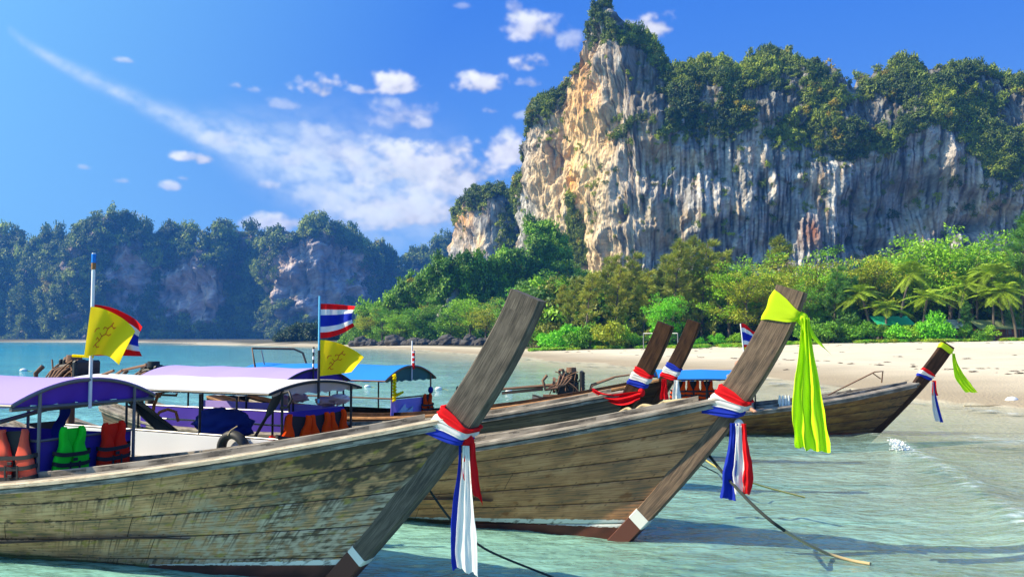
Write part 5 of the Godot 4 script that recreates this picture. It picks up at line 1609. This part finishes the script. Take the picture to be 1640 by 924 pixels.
	tricolour(f, Vector3(0.012, 0.90, 0), 0.40, 0.40, 0.12, 0.0, 0.03, 0.2)
	var y := Bag.new()
	for q in 2:
		y.grid(25, 15, func(u, v): return [Vector3(0.52 * u * (1.0 - 0.25 * v * u), 0.48 - 0.20 * u * u * (1.0 - v) - 0.42 * v + 0.05 * u * v, 0.05 * sin(u * 6.0 + v * 2.0) * u + 0.004 * q), Vector2(u, v)], q == 1)
	part("yellow_flag", y.mesh(), M.emblem, f)

func fit_c(c: Dictionary) -> void:
	var o: Node3D = c.node
	canopy(c, -4.3, -7.4, 0.78, 1.24, 0.20, 0.62, M.lilac, M.purple, M.black_metal)
	pipe(o, "side_rail", [Vector3(-4.3, 0.84, 0.62), Vector3(-7.4, 0.84, 0.62)], 0.016, M.steel)
	side_sheet(o, "side_curtain", Vector3(-4.3, 0.83, 0.66), Vector3(-7.4, 0.83, 0.66), 0.34, M.purple, 8.0)
	side_sheet(o, "side_curtain", Vector3(-4.3, 0.84, -0.64), Vector3(-7.4, 0.84, -0.64), 0.34, M.lilac, 8.0)
	side_sheet(o, "front_curtain", Vector3(-4.28, 0.84, -0.62), Vector3(-4.28, 0.84, 0.66), 0.5, M.purple, 3.0)
	var pn := Bag.new()
	pn.box(Transform3D(Basis.IDENTITY, Vector3(-4.24, 0.50, 0.02)), Vector3(0.02, 0.34, 1.16), 0.006)
	part("grey_panel", pn.mesh(), M.grey_panel, o)
	for k in 2:
		var t := thing("folded_life_jacket", "faded pale pink life jacket folded over the far rail, %s of two" % ["left", "right"][k], "life jacket", Vector3.ZERO, 0.0, "life jackets hung on the boats")
		t.transform = o.transform * Transform3D(Basis.IDENTITY, Vector3(-5.35 + 0.85 * k, 0.93, -0.60))
		var fn := noise(740 + k, 1.0, 3)
		for h in [-1.0, 1.0]:
			var b := Bag.new()
			b.grid(25, 15, func(u, v):
				var d := Vector3(sin(PI * v) * cos(TAU * u), cos(PI * v), sin(PI * v) * sin(TAU * u))
				return Vector3(h * 0.13, 0.02 * h, 0) + d * Vector3(0.19, 0.075, 0.11) * (1.0 + 0.5 * fn.get_noise_3dv(d * 1.6 + Vector3(h, 0, 0))), true)
			part("float_panel", b.mesh(), M.vest_pink, t)
	engine(c, Vector3(-7.95, 1.06, 0.0), 0.0, "black engine showing above the white canopy roof", 1.6, 0.25, M.black_metal)
	var s := tri_wrap(c, "tied_scarf", "striped scarf on the left dark stem, loose red end trailing over the gunwale", 1.36, 0.26, 0.20, -0.02)
	var kn := knot_at(c, 1.30, 0.0)
	add_knot(s, kn + Vector3(-0.05, -0.05, 0.05), 0.045, M.red)
	var rd := Bag.new()
	for q in 2:
		rd.grid(25, 9, func(u, v): return kn + Vector3(-0.03 - 0.62 * u, -0.08 - 0.12 * sin(u * PI * 0.8) + (v - 0.5) * (0.10 + 0.05 * sin(u * 5.0)) + 0.12 * u, 0.14 + 0.03 * sin(v * 12.0 + u * 5.0) + 0.05 * u + 0.004 * q), q == 1)
	part("red_end", rd.mesh(), M.red, s)
	var f := flagpole(c, Vector3(-4.3, 1.42, 0.1), 0.36, 0.014, M.black_metal, "short black and white pole on the lilac canopy behind the yellow flag")
	for k in 3:
		var b := Bag.new()
		b.tube([Vector3(0, 0.06 + 0.11 * k, 0), Vector3(0, 0.11 + 0.11 * k, 0)], 0.0165)
		part("white_band", b.mesh(), M.white_plastic, f)

func fit_d(c: Dictionary) -> void:
	var o: Node3D = c.node
	canopy(c, -4.0, -7.6, 0.80, 1.17, 0.24, 0.62, M.canopy_blue, M.lining_green, M.rusty)
	pipe(o, "side_rail", [Vector3(-4.0, 0.86, 0.62), Vector3(-7.6, 0.86, 0.62)], 0.014, M.rusty)
	pipe(o, "front_rail", [Vector3(-4.0, 0.86, -0.62), Vector3(-4.0, 0.86, 0.62)], 0.014, M.rusty)
	side_sheet(o, "front_curtain", Vector3(-3.98, 0.84, -0.3), Vector3(-3.98, 0.84, 0.66), 0.4, M.lilac, 3.0)
	side_sheet(o, "front_curtain", Vector3(-3.99, 0.84, -0.62), Vector3(-3.99, 0.84, -0.28), 0.4, M.purple, 2.0)
	var fi := Bag.new()
	var out := [Vector2(-0.20, 0.0), Vector2(-0.08, 0.07), Vector2(0.02, 0.14), Vector2(0.04, 0.07), Vector2(0.18, 0.03), Vector2(0.27, 0.09), Vector2(0.25, 0.0), Vector2(0.28, -0.06), Vector2(0.16, -0.03), Vector2(-0.02, -0.08), Vector2(-0.05, -0.14), Vector2(-0.10, -0.07)]
	var mid := fi.vert(Vector3(-3.945, 0.62, 0.3))
	var ring := []
	for p in out: ring.append(fi.vert(Vector3(-3.945, 0.62 + p.y, 0.3 - p.x)))
	for k in ring.size(): fi.tri(mid, ring[k], ring[(k + 1) % ring.size()])
	part("fish_print", fi.mesh(), plain(0.55, 0.72, 0.80, 0.8), o)
	jacket(c, Vector3(-3.92, 0.90, -0.40), PI / 2, M.vest_orange, M.webbing, 0.03, 0.78, "small orange life jacket near the post wound with yellow cloth", 0.0)
	var yr := thing("yellow_rope", "yellow cloth wound down a post of the blue canopy", "rope", Vector3.ZERO)
	yr.transform = o.transform
	var yb := Bag.new()
	var pts := []
	for k in 60: pts.append(Vector3(-3.94, 1.28 - 0.46 * k / 59.0, 0.62) + Vector3(cos(k * 0.9), 0, sin(k * 0.9)) * 0.022)
	yb.tube(pts, 0.02, 0.02, 7)
	yb.tube([Vector3(-3.93, 0.92, 0.6), Vector3(-3.9, 0.95, 0.5), Vector3(-3.9, 0.97, 0.42)], 0.03, 0.02, 7)
	part("winding", yb.mesh(), M.yellow, yr)
	var kn := Bag.new()
	kn.ball(Transform3D(Basis.IDENTITY.scaled(Vector3(0.05, 0.07, 0.05)), Vector3(-4.0, 0.95, -0.62)))
	part("tied_rag", kn.mesh(), M.tarp_blue, o)
	pipe(o, "stern_frame", [Vector3(-7.3, 1.3, 0.5), Vector3(-7.4, 1.72, 0.5), Vector3(-7.1, 1.70, -0.35), Vector3(-7.0, 1.62, -0.5), Vector3(-6.9, 1.3, -0.55)], 0.022, M.rusty)
	pipe(o, "stern_frame_brace", [Vector3(-7.35, 1.68, 0.3), Vector3(-7.3, 1.35, 0.25)], 0.012, M.steel)
	var f := flagpole(c, Vector3(-4.0, 1.41, 0.0), 0.46, 0.012, M.white_plastic, "red and white striped pole on the blue canopy")
	var rb := Bag.new()
	rb.tube([Vector3(0.03, -0.05, 0), Vector3(0.03, 0.28, 0)], 0.024)
	part("red_sleeve", rb.mesh(), M.red, f)
	for k in 3:
		var b := Bag.new()
		b.tube([Vector3(0.03, 0.24 - 0.09 * k, 0), Vector3(0.03, 0.27 - 0.09 * k, 0)], 0.026)
		part("white_band", b.mesh(), M.white_plastic, f)
	var s := tri_wrap(c, "tied_scarf", "red, white and blue scarf on the right dark stem of the close pair", 1.34, 0.26, 0.22, -0.02, true)
	var kp := knot_at(c, 1.28, 0.0)
	part("red_tail", tail_mesh(kp + Vector3(-0.16, 0.02, 0.10), 0.32, 0.07, 0.10, 0.0, 1.0, 1.5, 0.02, Vector3(1, 0, 0), Vector3(0, 0, 0), 0.4), M.red, s)
	part("white_tail", tail_mesh(kp + Vector3(0.03, 0.0, 0.09), 0.36, 0.07, 0.12, 0.0, 1.0, 1.5, 0.02, Vector3(1, 0, 0), Vector3(0, 0, 0), 1.4), M.white, s)

func fit_e(c: Dictionary) -> void:
	var o: Node3D = c.node
	canopy(c, -2.6, -4.5, 0.62, 1.10, 0.16, 0.55, M.canopy_blue, M.canopy_blue, M.black_metal, 3)
	pipe(o, "side_rail", [Vector3(-2.6, 0.62, 0.55), Vector3(-5.2, 0.66, 0.58)], 0.02, M.black_metal)
	pipe(o, "bow_frame", [Vector3(-1.05, 0.78, 0.15), Vector3(-0.1, 1.24, 0.1), Vector3(0.08, 1.25, 0.05), Vector3(0.06, 1.02, 0.02)], 0.014, M.rusty)
	pipe(o, "bow_frame_brace", [Vector3(-0.15, 1.22, 0.1), Vector3(0.04, 1.10, 0.02)], 0.012, M.rusty)
	for k in 3:
		jacket(c, Vector3(-4.05 + 0.27 * k, 1.08, 0.35), 0.1 * k, M.vest_orange, M.webbing, 0.01, 0.82, "%s orange and black life jacket under the blue canopy nearest the beach" % ["left", "middle", "right"][k], 0.05 * (k - 1))
	engine(c, Vector3(-6.28, 0.86, 0.0), 0.0, "rusty open engine with a long propeller shaft, out over open water", 1.9, 0.16, M.rusty)
	var bag := thing("clear_plastic_bag", "clear plastic bag of bottles on the gunwale behind the lime sash", "bag", Vector3.ZERO)
	bag.transform = o.transform * Transform3D(Basis.IDENTITY, Vector3(-2.02, 0.60, 0.45))
	for k in 4:
		var bt := Bag.new()
		var bx := -0.09 + 0.06 * k
		bt.tube([Vector3(bx, -0.1, 0.02 * (k % 2)), Vector3(bx + 0.01, 0.1, 0), Vector3(bx + 0.012, 0.14, 0), Vector3(bx + 0.012, 0.19, 0)], 0.034, 0.016, 10)
		part("bottle", bt.mesh(), plain(0.62, 0.68, 0.68, 0.15), bag)
	for k in 7:
		var st := thing("driftwood_pole", "%s grey pole from the left in the stack on the beach boat's foredeck" % ORD[k], "pole", Vector3.ZERO, 0.0, "poles stacked on the foredeck")
		st.transform = o.transform
		var pb := Bag.new()
		rng.seed = 80 + k
		pb.tube([Vector3(-1.75 + 0.10 * k, 0.58 + rnd(0, 0.05), 0.5 - 0.1 * k), Vector3(-0.95 + 0.09 * k, 0.70 + 0.02 * k + rnd(0, 0.05), 0.1 - 0.08 * k + rnd(-0.2, 0.2))], 0.028, 0.02, 7)
		part("shaft", pb.mesh(), M.grey_wood, st)
	var s := tri_wrap(c, "tied_scarf", "small blue, white and red scarf on the stem of the boat nearest the beach", 1.10, 0.22, 0.14, -0.03)
	var kn := knot_at(c, 1.05, 0.0)
	part("white_tail", tail_mesh(kn + Vector3(0.02, 0.0, 0.08), 0.78, 0.07, 0.14, 0.0, 0.72, 2.0, 0.02, Vector3(1, 0, 0), Vector3(0.1, 0, 0), 0.5), M.white, s)
	part("blue_tail", tail_mesh(kn + Vector3(0.02, 0.0, 0.07), 0.80, 0.07, 0.14, 0.7, 1.1, 2.0, 0.02, Vector3(1, 0, 0), Vector3(0.1, 0, 0), 1.5), M.blue, s)
	part("red_tail", tail_mesh(kn + Vector3(0.05, 0.03, 0.07), 0.3, 0.07, 0.10, 0.0, 1.0, 1.4, 0.02, Vector3(1, 0, 0), Vector3(0.02, 0, 0), 0.2), M.red, s)
	var g := thing("lime_tassel", "small lime-green tassel on the stem of the boat nearest the beach", "sash", o.position, o.rotation.y)
	part("tied_loop", wrap_mesh(c, 1.64, 0.0, 1.0, 0.12, 0.11, 0.0, 0.012), M.neon, g)
	part("hanging_cloth", tail_mesh(knot_at(c, 1.62, 0.0) + Vector3(0.03, 0.0, 0.03), 0.78, 0.06, 0.24, 0.0, 1.0, 3.2, 0.02, Vector3(1, 0, 0), Vector3(0.34, 0, 0), 0.7), M.neon, g)
	var f := flagpole(c, Vector3(-2.65, 1.24, 0.0), 0.98, 0.012, M.white_plastic, "thin pole with a drooping striped flag in front of the beach trees")
	f.rotation.z = 0.10
	tricolour(f, Vector3(0.01, 0.98, 0), 0.30, 0.52, 0.3, 0.0, 0.26, 1.0)
	var y := Bag.new()
	for q in 2:
		y.grid(15, 11, func(u, v): return [Vector3(0.24 * u, 0.50 - 0.30 * v - 0.04 * u, 0.04 * sin(u * 6.0 + v * 2.0) * u + 0.004 * q), Vector2(u, v)], q == 1)
	part("yellow_flag", y.mesh(), M.yellow, f)

# ---------------------------------------------------------------- ropes, floats
func rope(label: String, pts: Array, r: float, parts_: Array) -> void:
	var t := thing("mooring_rope", label, "rope", Vector3.ZERO, 0.0, "mooring ropes")
	var n := 40
	var cv := Curve3D.new()
	for k in pts.size():
		var tan: Vector3 = ((pts[mini(k + 1, pts.size() - 1)] as Vector3) - (pts[maxi(k - 1, 0)] as Vector3)) / 6.0
		cv.add_point(pts[k], -tan, tan)
	var long := cv.get_baked_length()
	for q in parts_:
		var line := []
		for k in n + 1: line.append(cv.sample_baked(long * lerpf(q[1], q[2], float(k) / n), true))
		var b := Bag.new()
		b.tube(line, r, r, 7)
		part(q[0], b.mesh(), q[3], t)

func make_lines() -> void:
	var w := func(px: float, py: float) -> Vector3: return on_sea(px, py) + Vector3.UP * 0.012
	rope("dark rope with a tan sandy end running from the brown bow into the shallows", [at(1118, 705, 8.35), at(1165, 765, 8.0), at(1240, 838, 7.35), w.call(1330, 888) + Vector3.UP * 0.02, w.call(1395, 899)], 0.014, [["dark_length", 0.0, 0.55, M.rope_dark], ["sandy_end", 0.55, 1.0, M.rope_tan]])
	rope("thin dark rope from the grey bow down to the water", [at(681, 774, 6.9), at(720, 830, 6.85), at(775, 878, 6.85), w.call(880, 918), w.call(905, 928)], 0.009, [["length", 0.0, 1.0, M.rope_dark]])
	rope("thin yellow rope running out past the blue scarf tail", [at(1100, 715, 10.9), at(1160, 755, 10.4), at(1220, 778, 10.6), w.call(1290, 795)], 0.010, [["length", 0.0, 1.0, M.rope_yellow]])
	rope("thin grey rope slanting behind the brown bow", [at(1085, 722, 11.2), at(1110, 738, 10.9), w.call(1150, 757)], 0.008, [["length", 0.0, 1.0, M.rope_dark]])
	rope("long rope with a white float lying along the wet sand", [w.call(1545, 650), w.call(1600, 649), on_sea(1622, 647) + Vector3.UP * 0.04, w.call(1660, 648), w.call(1720, 650)], 0.015, [["length", 0.0, 1.0, M.rope_tan]])
	rope("coil of tan rope along the brown boat's gunwale", [at(985, 667, 9.45), at(1005, 655, 9.5), at(1015, 660, 9.4), at(1030, 650, 9.45), at(1050, 652, 9.3), at(1063, 645, 9.4), at(1110, 640, 9.0)], 0.022, [["coil", 0.0, 1.0, M.rope_tan]])
	var floats := [[36, 594.5, 4.0], [97, 598, 4.2], [238, 603, 4.0], [588, 620, 3.6], [702, 624, 4.4], [815, 628.5, 4.6], [1622, 645, 9.0]]
	for k in floats.size():
		var f: Array = floats[k]
		var p := on_sea(f[0], f[1])
		var r: float = f[2] * -p.z / FOCAL
		var t := thing("mooring_float", "small white float on the water, %s float from the left of the picture" % ORD[k] if k < 6 else "white float lying in the shallows at the sand's edge", "float", p, 0.4, "white mooring floats")
		var b := Bag.new()
		b.grid(13, 9, func(u, v): return Vector3(cos(PI * v) * 1.35 * r, sin(PI * v) * cos(TAU * u) * r * 0.85 + r * 0.35, sin(PI * v) * sin(TAU * u) * r))
		part("shell", b.mesh(), M.white_plastic, t)
		var e := Bag.new()
		e.tube([Vector3(r * 1.3, r * 0.3, 0), Vector3(r * 2.2, 0.02, 0), Vector3(r * 4.0, -0.02, r)], r * 0.12, r * 0.12, 6)
		part("line", e.mesh(), M.rope_yellow, t)

# ---------------------------------------------------------------- boulders, huts, net, people
func make_shore_things() -> void:
	var shapes := []
	for k in 3:
		var b := Bag.new()
		var n := noise(700 + k, 0.9, 4)
		b.grid(29, 19, func(u, v):
			var d := Vector3(sin(PI * v) * cos(TAU * u), cos(PI * v), sin(PI * v) * sin(TAU * u))
			return d * (1.0 + 0.55 * n.get_noise_3dv(d * 1.4) + 0.2 * absf(n.get_noise_3dv(d * 4.0))) * Vector3(1.2, 0.8, 1.0), true)
		shapes.append(b.mesh())
	var m := relief(plain(0.075, 0.072, 0.07, 0.95), bump_tex(710, 0.03), 12.0, Vector3.ONE * 0.5)
	var rocks := [[566, 208, 1.5], [580, 206, 2.4], [596, 204, 1.6], [614, 202, 1.4], [632, 198, 2.6], [650, 196, 1.3], [664, 192, 1.8], [680, 190, 1.5], [696, 187, 1.2], [716, 184, 2.4], [734, 181, 1.5], [752, 178, 2.2], [772, 174, 1.6], [792, 168, 1.8], [812, 158, 1.2], [838, 148, 1.0]]
	rng.seed = 720
	for k in rocks.size():
		var r: Array = rocks[k]
		var x: float = (r[0] - 820.0) / FOCAL * r[1]
		var t := thing("boulder", "dark shore boulder, %s from the left at the foot of the green hill" % ORD[k], "boulder", Vector3(x, ground_y(x, r[1]) + r[2] * 0.25, -r[1]), rnd(0, TAU), "boulders at the foot of the hill")
		part("rock", shapes[k % 3], m, t)
		t.scale = Vector3.ONE * r[2] * 0.75
	# three huts among the palms
	var huts := [[1426, 113.5, 5.2, 3.1, Color(0.02, 0.42, 0.22), Color(0.10, 0.09, 0.08), "bright green roofed beach hut half hidden by palms"], [1512, 114.0, 5.6, 2.6, Color(0.09, 0.16, 0.20), Color(0.09, 0.07, 0.06), "blue-grey roofed beach hut behind the vivid bush"], [1592, 113.5, 6.2, 2.5, Color(0.20, 0.26, 0.11), Color(0.20, 0.06, 0.03), "low mossy-roofed beach hut with red posts by the right edge"]]
	for h in huts:
		var x: float = (h[0] - 820.0) / FOCAL * h[1]
		var t := thing("beach_hut", h[6], "hut", Vector3(x, ground_y(x, h[1]), -h[1]), 0.15, "huts behind the beach")
		var w: float = h[2]
		var eave: float = h[3] - 1.0
		var walls := Bag.new()
		walls.box(Transform3D(Basis.IDENTITY, Vector3(0, eave / 2, -0.4)), Vector3(w * 0.8, eave, 2.6))
		part("wall", walls.mesh(), plain(h[5].r, h[5].g, h[5].b), t)
		for s in [-1.0, 1.0]:
			for k in 6:
				var p := Bag.new()
				var bx := (k - 2.5) * w / 6
				p.box(Transform3D(Basis(Vector3(1, 0, 0), s * 0.52), Vector3(bx, h[3] - 0.42 + 0.012 * (k % 2), s * 0.95 - 0.4)), Vector3(w / 6 + 0.02, 0.05, 2.3))
				part("roof_panel", p.mesh(), plain(h[4].r, h[4].g, h[4].b, 0.6), t)
		for k in 4:
			var p := Bag.new()
			p.box(Transform3D(Basis.IDENTITY, Vector3((k - 1.5) * w * 0.26, eave / 2, 1.45)), Vector3(0.12, eave, 0.12), 0.01)
			part("post", p.mesh(), plain(0.20, 0.07, 0.035), t)
		var d := Bag.new()
		d.box(Transform3D(Basis.IDENTITY, Vector3(-0.3, 0.95, 0.93)), Vector3(0.8, 1.9, 0.06), 0.01)
		part("door", d.mesh(), plain(0.30, 0.09, 0.03), t)
		var wi := Bag.new()
		wi.box(Transform3D(Basis.IDENTITY, Vector3(w * 0.22, 1.2, 0.92)), Vector3(0.8, 0.8, 0.05), 0.01)
		part("window", wi.mesh(), plain(0.03, 0.03, 0.03, 0.2), t)
	# volleyball net
	var a := at(1031, 556, 106) * Vector3(1, 0, 1)
	var e := at(1086, 556, 104) * Vector3(1, 0, 1)
	var nt := thing("volleyball_net", "volleyball net on two poles at the back of the sand", "net", a)
	var v: Vector3 = e - a
	for q in [Vector3.ZERO, v]:
		var b := Bag.new()
		var gy := ground_y(a.x + q.x, -(a.z + q.z))
		b.tube([q + Vector3(0, gy - 0.2, 0), q + Vector3(0, gy + 1.9, 0)], 0.05)
		part("pole", b.mesh(), M.steel, nt)
	var g0 := ground_y(a.x, -a.z)
	for y in [1.9, 1.1]:
		var b := Bag.new()
		b.bar(Vector3(0, g0 + y, 0), v + Vector3(0, g0 + y, 0), 0.03, 0.07 if y > 1.5 else 0.03)
		part("tape", b.mesh(), M.white_plastic if y > 1.5 else M.black_metal, nt)
	var mesh := Bag.new()
	for k in 34: mesh.bar(v * (k / 34.0) + Vector3(0, g0 + 1.1, 0), v * (k / 34.0) + Vector3(0, g0 + 1.9, 0), 0.012, 0.012)
	for k in 6: mesh.bar(Vector3(0, g0 + 1.2 + k * 0.12, 0), v + Vector3(0, g0 + 1.2 + k * 0.12, 0), 0.012, 0.012)
	part("netting", mesh.mesh(), M.black_metal, nt)
	# splash where the small wave breaks
	var b := Bag.new()
	var sp := on_sea(1441, 724)
	rng.seed = 731
	for k in 420:
		var up := pow(rng.randf(), 1.4)
		var d := Vector3(rnd(-1, 1) * (0.15 - 0.07 * up), 0.02 + 0.21 * up, rnd(-1, 1) * 0.12)
		d.x += 0.07 * (1.0 - up) - 0.08 * up
		var g := (rand_dir() + Vector3(0, 0.8, 0)).normalized() * rnd(0.02, 0.075) * (1.2 - up)
		b.leaf(d, g, g.cross(rand_dir()).normalized(), rnd(0.008, 0.022))
	for k in 50:
		b.ball(Transform3D(Basis.IDENTITY.scaled(Vector3.ONE * rnd(0.003, 0.010)), rand_dir() * Vector3(0.22, 0.12, 0.15) * rnd(0.4, 1.0) + Vector3(0, 0.13, 0)), 5, 4)
	var foam := setting("wave_splash", b.mesh(false), plain(0.82, 0.86, 0.88, 0.3), "stuff")
	foam.position = sp

# ---------------------------------------------------------------- people: one smooth skin meshed from tapered bones
func body_mesh(bones: Array, cell: float, tint: Callable) -> Mesh:
	var lo := Vector3.INF
	var hi := -Vector3.INF
	for q in bones:
		var r: float = maxf(q[2], q[3]) + cell * 2
		lo = lo.min(q[0] - Vector3.ONE * r).min(q[1] - Vector3.ONE * r)
		hi = hi.max(q[0] + Vector3.ONE * r).max(q[1] + Vector3.ONE * r)
	var n := Vector3i(((hi - lo) / cell).ceil()) + Vector3i.ONE
	var f := PackedFloat32Array()
	f.resize(n.x * n.y * n.z)
	f.fill(9.0)
	for q in bones:
		var a: Vector3 = q[0]
		var ab: Vector3 = q[1] - a
		var ll := maxf(ab.length_squared(), 1e-6)
		var r: float = maxf(q[2], q[3]) + cell * 3
		var p0 := Vector3i(((a.min(q[1]) - Vector3.ONE * r - lo) / cell).floor()).max(Vector3i.ZERO)
		var p1 := Vector3i(((a.max(q[1]) + Vector3.ONE * r - lo) / cell).ceil()).min(n - Vector3i.ONE)
		for z in range(p0.z, p1.z + 1):
			for y in range(p0.y, p1.y + 1):
				for x in range(p0.x, p1.x + 1):
					var p := lo + Vector3(x, y, z) * cell
					var t := clampf((p - a).dot(ab) / ll, 0, 1)
					var d := (p - a - ab * t).length() - lerpf(q[2], q[3], t)
					var i := (z * n.y + y) * n.x + x
					var k := 0.03
					var h := clampf(0.5 + 0.5 * (f[i] - d) / k, 0, 1)
					f[i] = lerpf(f[i], d, h) - k * h * (1.0 - h)
	var b := Bag.new()
	var ids := {}
	var off := [1, n.x, n.x * n.y]
	for z in n.z - 1:
		for y in n.y - 1:
			for x in n.x - 1:
				var i := (z * n.y + y) * n.x + x
				var sum := Vector3.ZERO
				var cnt := 0
				var inside := 0
				for k in 8:
					if f[i + (k & 1) + ((k >> 1) & 1) * n.x + (k >> 2) * n.x * n.y] < 0: inside += 1
				if inside == 0 or inside == 8: continue
				for ax in 3:
					for k in 4:
						var u := k & 1
						var v := k >> 1
						var o := Vector3i.ZERO
						o[(ax + 1) % 3] = u
						o[(ax + 2) % 3] = v
						var j := i + o.x + o.y * n.x + o.z * n.x * n.y
						var fa := f[j]
						var fb := f[j + off[ax]]
						if (fa < 0) != (fb < 0):
							var p := Vector3(o)
							p[ax] += fa / (fa - fb)
							sum += p
							cnt += 1
				var pos := lo + (Vector3(x, y, z) + sum / cnt) * cell
				b.col = tint.call(pos)
				ids[i] = b.vert(pos)
	for z in range(1, n.z - 1):
		for y in range(1, n.y - 1):
			for x in range(1, n.x - 1):
				var i := (z * n.y + y) * n.x + x
				for ax in 3:
					if (f[i] < 0) != (f[i + off[ax]] < 0):
						var u: int = off[(ax + 1) % 3]
						var v: int = off[(ax + 2) % 3]
						if f[i] < 0: b.quad(ids[i], ids[i - v], ids[i - u - v], ids[i - u])
						else: b.quad(ids[i], ids[i - u], ids[i - u - v], ids[i - v])
	return b.mesh()

func standing(h: float, swing: float) -> Array:
	var s := h / 1.72
	var r := []
	var add := func(a: Vector3, e: Vector3, ra: float, rb: float): r.append([a * s, e * s, ra * s, rb * s])
	for k in [-1.0, 1.0]:
		add.call(Vector3(k * 0.09, 0.90, 0), Vector3(k * 0.10, 0.48, swing * k * 0.5), 0.085, 0.058)
		add.call(Vector3(k * 0.10, 0.48, swing * k * 0.5), Vector3(k * 0.10, 0.07, swing * k), 0.055, 0.036)
		add.call(Vector3(k * 0.10, 0.04, swing * k - 0.04), Vector3(k * 0.12, 0.03, swing * k + 0.15), 0.036, 0.028)
		add.call(Vector3(k * 0.18, 1.40, 0), Vector3(k * 0.24, 1.10, -swing * k * 0.3), 0.05, 0.04)
		add.call(Vector3(k * 0.24, 1.10, -swing * k * 0.3), Vector3(k * 0.24, 0.85, -swing * k * 0.5 + 0.06), 0.038, 0.028)
		add.call(Vector3(k * 0.24, 0.83, -swing * k * 0.5 + 0.07), Vector3(k * 0.24, 0.74, -swing * k * 0.5 + 0.09), 0.032, 0.02)
		add.call(Vector3(k * 0.06, 0.95, 0), Vector3(k * 0.11, 1.36, 0), 0.11, 0.095)
	add.call(Vector3(0, 1.42, 0), Vector3(0, 1.52, 0.01), 0.055, 0.05)
	add.call(Vector3(0, 1.60, 0.02), Vector3(0, 1.64, 0.01), 0.085, 0.09)
	return r

func make_people() -> void:
	var skin := Color(0.36, 0.20, 0.12)
	var folk := [[1291, 108.0, 1.72, Color(0.03, 0.16, 0.13), Color(0.06, 0.06, 0.07), "person in a dark green top standing at the back of the sand"], [1106, 107.0, 1.66, Color(0.50, 0.06, 0.05), Color(0.10, 0.10, 0.16), "person in a red top on the sand behind the dark stems"], [1096, 106.0, 1.62, Color(0.60, 0.62, 0.66), Color(0.05, 0.10, 0.28), "person in a white top on the sand behind the dark stems"]]
	for k in folk.size():
		var q: Array = folk[k]
		var x: float = (q[0] - 820.0) / FOCAL * q[1]
		var h: float = q[2]
		var t := thing("person", q[5], "person", Vector3(x, ground_y(x, q[1]), -q[1]), 0.5 + k, "")
		part("body", body_mesh(standing(h, 0.12 if k else 0.05), 0.03, func(p: Vector3): return q[3] if p.y > h * 0.53 and p.y < h * 0.85 and absf(p.x) < 0.27 else q[4] if p.y > h * 0.27 and p.y <= h * 0.55 and absf(p.x) < 0.2 else Color(0.03, 0.02, 0.015) if p.y > h * 0.955 or (p.y > h * 0.89 and p.z < -0.02) else skin), vcol(0.8), t)
	# the one who sits on the gunwale of the beach boat, leaning forward behind the brown stem
	var s := thing("person", "seated person in grey clothes on the beach boat behind the brown stem", "person", Vector3(4.48, 0.62, -17.72), 0.0)
	var r := []
	for k in [-1.0, 1.0]:
		r.append([Vector3(k * 0.10, 0.10, -0.05), Vector3(k * 0.17, 0.30, 0.33), 0.09, 0.06])
		r.append([Vector3(k * 0.17, 0.30, 0.33), Vector3(k * 0.19, -0.06, 0.36), 0.058, 0.04])
		r.append([Vector3(k * 0.19, -0.10, 0.35), Vector3(k * 0.21, -0.11, 0.50), 0.04, 0.028])
		for q in 4: r.append([Vector3(k * 0.21 + (q - 1.5) * 0.018, -0.115, 0.51), Vector3(k * 0.215 + (q - 1.5) * 0.02, -0.12, 0.555 - 0.01 * absf(q - 1.0)), 0.012, 0.009])
		r.append([Vector3(k * 0.19, 0.54, 0.12), Vector3(k * 0.26, 0.36, 0.24), 0.05, 0.042])
		r.append([Vector3(k * 0.26, 0.36, 0.24), Vector3(k * 0.16, 0.33, 0.42), 0.04, 0.028])
		r.append([Vector3(k * 0.155, 0.335, 0.43), Vector3(k * 0.13, 0.325, 0.49), 0.032, 0.026])
		for q in 4: r.append([Vector3(k * 0.13 + (q - 1.5) * 0.02, 0.325, 0.50), Vector3(k * 0.12 + (q - 1.5) * 0.022, 0.295, 0.555 - 0.012 * absf(q - 1.0)), 0.011, 0.008])
		r.append([Vector3(k * 0.10, 0.33, 0.46), Vector3(k * 0.075, 0.315, 0.50), 0.013, 0.009])
		r.append([Vector3(k * 0.06, 0.10, -0.05), Vector3(k * 0.11, 0.50, 0.08), 0.115, 0.10])
	r.append([Vector3(0, 0.56, 0.12), Vector3(0, 0.66, 0.17), 0.055, 0.05])
	r.append([Vector3(0, 0.73, 0.22), Vector3(0, 0.78, 0.20), 0.082, 0.088])
	r.append([Vector3(0, 0.735, 0.30), Vector3(0, 0.72, 0.325), 0.018, 0.014])
	part("body", body_mesh(r, 0.017, func(p: Vector3): return Color(0.42, 0.22, 0.15) if p.y < -0.04 or p.y > 0.62 and p.z > 0.2 or (p.z > 0.40 and p.y > 0.26) else Color(0.02, 0.015, 0.012) if p.y > 0.68 else Color(0.16, 0.16, 0.17) if p.y < 0.36 and p.z > 0.0 else Color(0.20, 0.20, 0.22)), vcol(0.8), s)

func _ready() -> void:
	make_world()
	make_materials()
	M.emblem = emblem_flag()
	M.pole = plain(0.10, 0.45, 0.72, 0.5)
	make_clumps()
	make_ground()
	make_water()
	make_cliffs()
	make_trees()
	make_litter()
	make_fleet()
	make_lines()
	make_shore_things()
	make_people()
